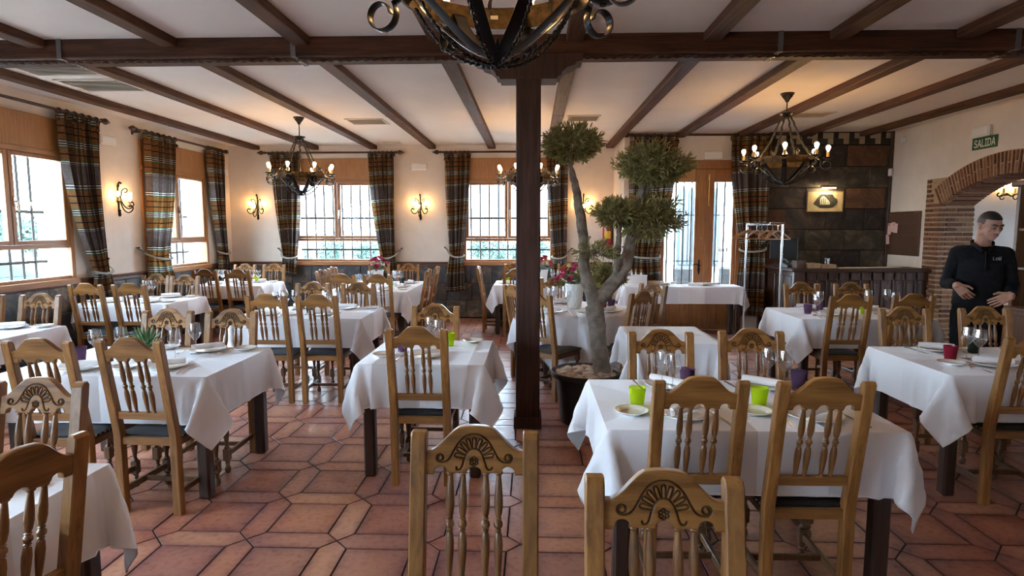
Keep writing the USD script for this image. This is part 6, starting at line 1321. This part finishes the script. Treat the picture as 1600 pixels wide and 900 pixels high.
# ------------------------------------------------------------------ serving table
SZ = CZ
bx = thing('cutlery_box', 'white oval cutlery bin on the left of the serving table', 'box', (1.58, 9.12, SZ))
part(bx, 'bin', cat([ext(sg.Polygon([(.17 * math.cos(t), .11 * math.sin(t)) for t in np.linspace(0, 2 * PI, 40)][:-1]), .15)]), 'white_ceramic', smooth=40); part(bx, 'rim', tube([(.172 * math.cos(t), .112 * math.sin(t), .15) for t in np.linspace(0, 2 * PI, 41)], .006, 6, cap=False), 'white_plastic')
for k, x in enumerate((-.06, .0, .08)):
    p_ = thing('pepper_mill', f'small wooden topped mill in the white bin, {["left", "middle", "right"][k]} of three', 'mill', (1.58 + x, 9.12, SZ + .15)); part(p_, 'body', lathe([(0, 0), (.016, 0), (.018, .01), (.011, .03), (.010, .05), (0, .05)], 14), 'white_plastic'); part(p_, 'head', lathe([(0, .048), (.011, .048), (.018, .058), (.016, .075), (.007, .085), (0, .087)], 14), 'hanger_wood')
k = 0
for (x, y, nst) in ((1.98, 9.1, 3), (2.62, 9.15, 2)):
    for q in range(nst):
        put('dinner_plate', x, y, f'white plate on the serving table, {ordn[q]} from the bottom of the {["left", "right"][0 if x < 2.3 else 1]} stack', 0, SZ + q * .0125); k += 1
for q in range(9): put('fork' if q % 2 else 'knife', 2.18 + q * .035, 9.1 + .06 * math.sin(q * 2.1), f'loose steel {"fork" if q % 2 else "knife"} on the serving table, {ordn[q]} from the left', 1.2 + .5 * math.sin(q * 3.3), SZ + .002 * (q % 3))
put('napkin', 2.75, 9.08, 'rolled white napkin at the right end of the serving table', .3); put('napkin', 2.46, 9.02, 'rolled white napkin at the middle of the serving table', -.2); put('napkin', 2.14, 9.22, 'rolled white napkin behind the cutlery on the serving table', .5)
bk = thing('bread_basket', 'small wicker bread basket on the serving table by the door', 'basket', (1.86, 9.22, SZ)); 
G = [tube([((.09 + .018 * q) * math.cos(t), (.06 + .014 * q) * math.sin(t), .006 + .012 * q + .002 * math.sin(t * 14 + q * PI)) for t in np.linspace(0, 2 * PI, 57)], .006, 5, cap=False) for q in range(5)]
part(bk, 'weave', cat(G), 'hanger_wood'); part(bk, 'bottom', ext(sg.Polygon([(.09 * math.cos(t), .06 * math.sin(t)) for t in np.linspace(0, 2 * PI, 30)][:-1]), .008), 'hanger_wood', smooth=False)
# ------------------------------------------------------------------ the waiter
mat('skin', {'tc': ('texture_coordinate', {}), 'n': ('noise_texture', {'scale': 30, 'detail': 4}), 'r': ('rgb_ramp', {'ramp': [(.3, (0.30, 0.145, 0.095)), (.7, (0.38, 0.195, 0.13))]}), 'p': ('principled_bsdf', {'roughness': .5, 'subsurface_weight': .15, 'subsurface_radius': (.01, .004, .002), 'subsurface_scale': .5})},
    [('tc.object', 'n.vector'), ('n.fac', 'r.fac'), ('r.color', 'p.base_color')])
mottled('black_shirt', (0.005, 0.005, 0.006), (0.009, 0.009, 0.011), scale=16, rough=.9, bump=.3, bscale=30, specular_ior_level=.15); plain('black_trousers', (0.005, 0.005, 0.006), .9, specular_ior_level=.15); plain('hair_black', (0.008, 0.007, 0.006), .55); plain('hair_fade', (0.045, 0.028, 0.021), .6); plain('lip', (0.27, 0.10, 0.08), .5); plain('eye_dark', (0.012, 0.01, 0.01), .3); plain('eye_white', (0.22, 0.19, 0.17), .35); plain('shoe_black', (0.01, 0.01, 0.01), .35)
MF = manifold3d.Manifold
def sph(p, r, n=20): return MF.sphere(r, n).translate(tuple(map(float, p)))
def bone(a, ra, b, rb): return MF.batch_hull([sph(a, ra), sph(b, rb)])
def ell(p, r, n=28): return MF.sphere(1.0, n).scale(tuple(map(float, r))).translate(tuple(map(float, p)))
def fuse(parts, fine=.02, it=14):
    m = MF.batch_boolean(parts, manifold3d.OpType.Add).refine_to_length(fine).to_mesh(); t_ = trimesh.Trimesh(m.vert_properties[:, :3], m.tri_verts, process=True)
    trimesh.smoothing.filter_taubin(t_, lamb=.55, nu=.56, iterations=it); return t_
pn = thing('person', 'waiter in black shirt and trousers looking down, hands at his waist, before the brick arch', 'person', (3.86, 5.25, 0), -.40)
setxf(pn, (3.86, 5.25, 0), -.40, .975)
# local: faces the viewer (-y); his right hand lies at smaller x
HD = np.array([.035, -.035, 1.685]); HT = .45        # head centre, turn towards +x
# one continuous body of skin: head, neck, torso under clothes, arms, hands, legs
shl, shr = np.array([-.165, .01, 1.445]), np.array([.170, .01, 1.435])
ell_, elr = np.array([-.232, .035, 1.175]), np.array([.238, .035, 1.155])
wrl, wrr = np.array([-.195, -.150, 1.17]), np.array([.185, -.165, 1.10])
def Rz(a): return np.array([[math.cos(a), -math.sin(a), 0], [math.sin(a), math.cos(a), 0], [0, 0, 1]])
def Rx(a): return np.array([[1, 0, 0], [0, math.cos(a), -math.sin(a)], [0, math.sin(a), math.cos(a)]])
HM = Rz(HT) @ Rx(.30)                                 # look to his left and down
H = lambda p: HD + HM @ np.asarray(p, float)          # head frame: face at -y, up +z
def hell(p, r, n=26):
    M = np.zeros((3, 4)); M[:, :3] = HM @ np.diag(r); M[:, 3] = H(p); return MF.sphere(1.0, n).transform(M)
head = [hell((0, .012, .03), (.076, .096, .088)), hell((0, -.030, -.025), (.062, .066, .072)), hell((0, -.048, -.078), (.040, .036, .030)), MF.batch_hull([sph(H((-.050, .0, -.06)), .018), sph(H((.050, .0, -.06)), .018), sph(H((0, -.068, -.094)), .018)]),
    MF.batch_hull([sph(H((0, -.088, .018)), .008), sph(H((0, -.108, -.022)), .0125), sph(H((-.014, -.094, -.028)), .009), sph(H((.014, -.094, -.028)), .009)]), bone(H((-.045, -.074, .028)), .012, H((.045, -.074, .028)), .012), hell((-.040, -.062, -.012), (.022, .020, .02)), hell((.040, -.062, -.012), (.022, .020, .02)),
    MF.batch_hull([sph(H((-.020, -.088, -.055)), .007), sph(H((.020, -.088, -.055)), .007), sph(H((0, -.096, -.052)), .008)]), bone(H((-.018, -.084, -.065)), .007, H((.018, -.084, -.065)), .007)]
for s in (-1, 1): head.append(MF.batch_hull([sph(H((s * .074, .012, .022)), .010), sph(H((s * .083, .026, .018)), .008), sph(H((s * .076, .016, -.024)), .008)]))
neck = [MF.batch_hull([sph((.0, .015, 1.50), .066), sph(H((0, .035, -.055)), .058)])]
torso = [MF.batch_hull([ell((0, .015, 1.36), (.175, .105, .11)), ell((0, .02, 1.22), (.168, .105, .08))]), MF.batch_hull([ell((0, .02, 1.22), (.168, .105, .08)), ell((0, .02, 1.03), (.165, .105, .07))]), MF.batch_hull([sph(shl + (.03, 0, -.01), .062), sph(shr - (.03, 0, .01), .062), ell((0, .02, 1.49), (.08, .07, .05))])]
hip = [MF.batch_hull([ell((0, .02, 1.03), (.165, .105, .07)), ell((0, .02, .92), (.17, .11, .08))])]
legs_ = []
for s in (-1, 1): legs_ += [bone((s * .088, .02, .92), .088, (s * .10, .01, .50), .060), bone((s * .10, .01, .50), .060, (s * .11, .04, .10), .044), MF.batch_hull([sph((s * .11, .06, .055), .04), sph((s * .125, -.10, .035), .032)])]
def hand(wr, dirv, side, palm_n):
    """Relaxed hand: palm, four fingers of different lengths with two bends, thumb from the side of the palm. palm_n points out of the back of the hand."""
    d = np.asarray(dirv, float); d /= np.linalg.norm(d); nrm = np.asarray(palm_n, float); nrm -= d * (nrm @ d); nrm /= np.linalg.norm(nrm); sd = np.cross(d, nrm) * side
    P = lambda a, b, c: wr + d * a + sd * b + nrm * c
    out = [MF.batch_hull([sph(P(.0, -.018, 0), .019), sph(P(.0, .018, 0), .019), sph(P(.085, -.031, 0), .0125), sph(P(.088, .031, 0), .0125)])]
    for b, L in ((-.031, .070), (-.0105, .080), (.0105, .076), (.031, .060)):
        k0, k1, k2, k3 = P(.085, b, .0), P(.085 + L * .45, b * 1.12, -.010), P(.085 + L * .75, b * 1.12, -.030), P(.085 + L * .92, b * 1.10, -.052)
        out += [bone(k0, .0102, k1, .0094), bone(k1, .0094, k2, .0085), bone(k2, .0085, k3, .0072)]
    t0, t1, t2 = P(.022, -.026, -.004), P(.060, -.058, -.016), P(.092, -.062, -.026); out += [bone(t0, .015, t1, .0115), bone(t1, .0115, t2, .009)]
    return out
arms = [bone(shl, .056, ell_, .043), bone(ell_, .043, wrl, .029), bone(shr, .056, elr, .043), bone(elr, .043, wrr, .029)]
hl, hr = hand(wrl, (.62, -.10, -.72), 1, (-.35, -.95, -.1)), hand(wrr, (-.78, -.12, -.45), -1, (.15, -.95, .25))
body = fuse(head + neck + torso + hip + legs_ + arms + hl + hr, .011, 6)
part(pn, 'body', body, 'skin', smooth=True)
# clothes: shells around the same bones, ended at neckline, cuffs and hems
def grow(b, ra, c, rb, g): return bone(b, ra + g, c, rb + g)
sh_parts = [MF.batch_hull([ell((0, .01, 1.36), (.188, .130, .12)), ell((0, .015, 1.20), (.185, .136, .08))]), MF.batch_hull([ell((0, .015, 1.20), (.185, .136, .08)), ell((0, .02, .985), (.188, .136, .05))]),
    MF.batch_hull([sph(shl + (.01, 0, 0), .070), sph(shr + (-.01, 0, 0), .070), ell((0, .02, 1.49), (.088, .080, .035))]), MF.batch_hull([sph(shl + (.0, 0, 0), .069), sph(shr, .069), ell((0, .01, 1.36), (.185, .128, .09))])]
fl_ = wrl + (ell_ - wrl) * .22; fr_ = wrr + (elr - wrr) * .16
sh_parts += [bone(shl, .068, ell_, .056), bone(ell_, .056, fl_, .046), bone(shr, .068, elr, .056), bone(elr, .056, fr_, .045)]
shirt = fuse(sh_parts, .016, 8)
v = shirt.vertices; fo = meshkit.fbm(v * (9, 9, 16), 3, 5) - .5; shirt.vertices = v + shirt.vertex_normals * (fo * .018)[:, None]
so = part(pn, 'shirt', shirt, 'black_shirt', smooth=True)
col = [];                                             # collar
for s in (-1, 1): col.append(tube(smoothpath([(0, .085, 1.545), (s * .06, .06, 1.545), (s * .078, .0, 1.53), (s * .055, -.065, 1.505), (s * .02, -.10, 1.465)], 24), .013, 8, flat=(.5, 1.7)))
part(so, 'collar', cat(col), 'black_shirt'); part(so, 'placket', tube(smoothpath([(0, -.103, 1.47), (0, -.128, 1.40), (0, -.136, 1.30)], 12), .012, 8, flat=(1.2, .25)), 'black_shirt')
tx = meshkit.text_mesh('Loli', .030, .0012, True); tx = to_xz(tx, 0); tx.vertices += (-tx.bounds[0, 0] - .03, 0, 0)
plain('thread_grey', (0.30, 0.30, 0.30), .8)
q = trimesh.proximity.ProximityQuery(shirt); o = np.array([[.095, -.135, 1.425]]); cp, _, tri = q.on_surface(o); nn = shirt.face_normals[tri[0]]
a_ = math.atan2(nn[0], -nn[1]); tx = rot(tx, a_); tx.apply_translation(cp[0] + nn * .004 - (0, 0, .012)); part(so, 'embroidered_lettering', tx, 'thread_grey', smooth=False, label='small grey embroidered lettering on the chest')
tr_parts = [MF.batch_hull([ell((0, .02, 1.02), (.180, .118, .05)), ell((0, .02, .90), (.188, .126, .08))])]
for s in (-1, 1): tr_parts += [bone((s * .09, .02, .90), .104, (s * .10, .01, .50), .080), bone((s * .10, .01, .50), .080, (s * .112, .035, .075), .066)]
part(pn, 'trousers', fuse(tr_parts, .02, 8), 'black_trousers', smooth=True)
for s in (-1, 1): part(pn, 'shoe', fuse([MF.batch_hull([sph((s * .112, .075, .05), .046), sph((s * .125, -.03, .05), .044)]), MF.batch_hull([sph((s * .12, -.03, .04), .044), sph((s * .128, -.135, .034), .033)]), MF.cube((.09, .25, .02), True).translate((s * .12, -.03, .012))], .015, 4), 'shoe_black', smooth=True)
# hair: short top, faded sides; brows, eyes, lips
cut = lambda m, z: m.trim_by_plane(tuple(HM @ np.array([0, .12, 1.0]) / math.hypot(.12, 1)), float((HM @ np.array([0, .12, 1.0]) / math.hypot(.12, 1)) @ H((0, 0, z))))
top = fuse([cut(hell((0, .014, .037), (.0775, .099, .091), 40), .066)], .010, 3); v = top.vertices; top.vertices = v + top.vertex_normals * ((meshkit.noise(v * 120, 3) - .4) * .006)[:, None]
ha = part(pn, 'hair', top, 'hair_black', smooth=True); part(ha, 'faded_sides', fuse([cut(hell((0, .020, .030), (.0785, .0955, .088), 40), .022) - hell((0, -.075, .02), (.064, .070, .075))], .010, 2), 'hair_fade', smooth=True)
for s in (-1, 1):
    ey = part(pn, 'eye', tr(blob(.0125, 2), *H((s * .033, -.078, .008))), 'eye_white', smooth=True); part(ey, 'iris', tr(blob(.0066, 2), *H((s * .033 + .003, -.0865, .003))), 'eye_dark', smooth=True)
    part(ey, 'eyelid', tr(blob(.0138, 2), *H((s * .033, -.0775, .0105))), 'skin', smooth=True)
    part(pn, 'eyebrow', tube(smoothpath([H((s * .014, -.089, .031)), H((s * .034, -.088, .037)), H((s * .054, -.074, .030))], 10), .0045, 6), 'hair_black')
part(pn, 'lips', cat([tube(smoothpath([H((-.021, -.089, -.059)), H((0, -.1025, -.0565)), H((.021, -.089, -.059))], 10), (.0025, .003, .0035, .004, .0042, .0042, .004, .0035, .003, .0025), 6), tube(smoothpath([H((-.018, -.088, -.063)), H((0, -.100, -.066)), H((.018, -.088, -.063))], 10), (.0025, .003, .0035, .004, .0045, .0045, .004, .0035, .003, .0025), 6)]), 'lip')
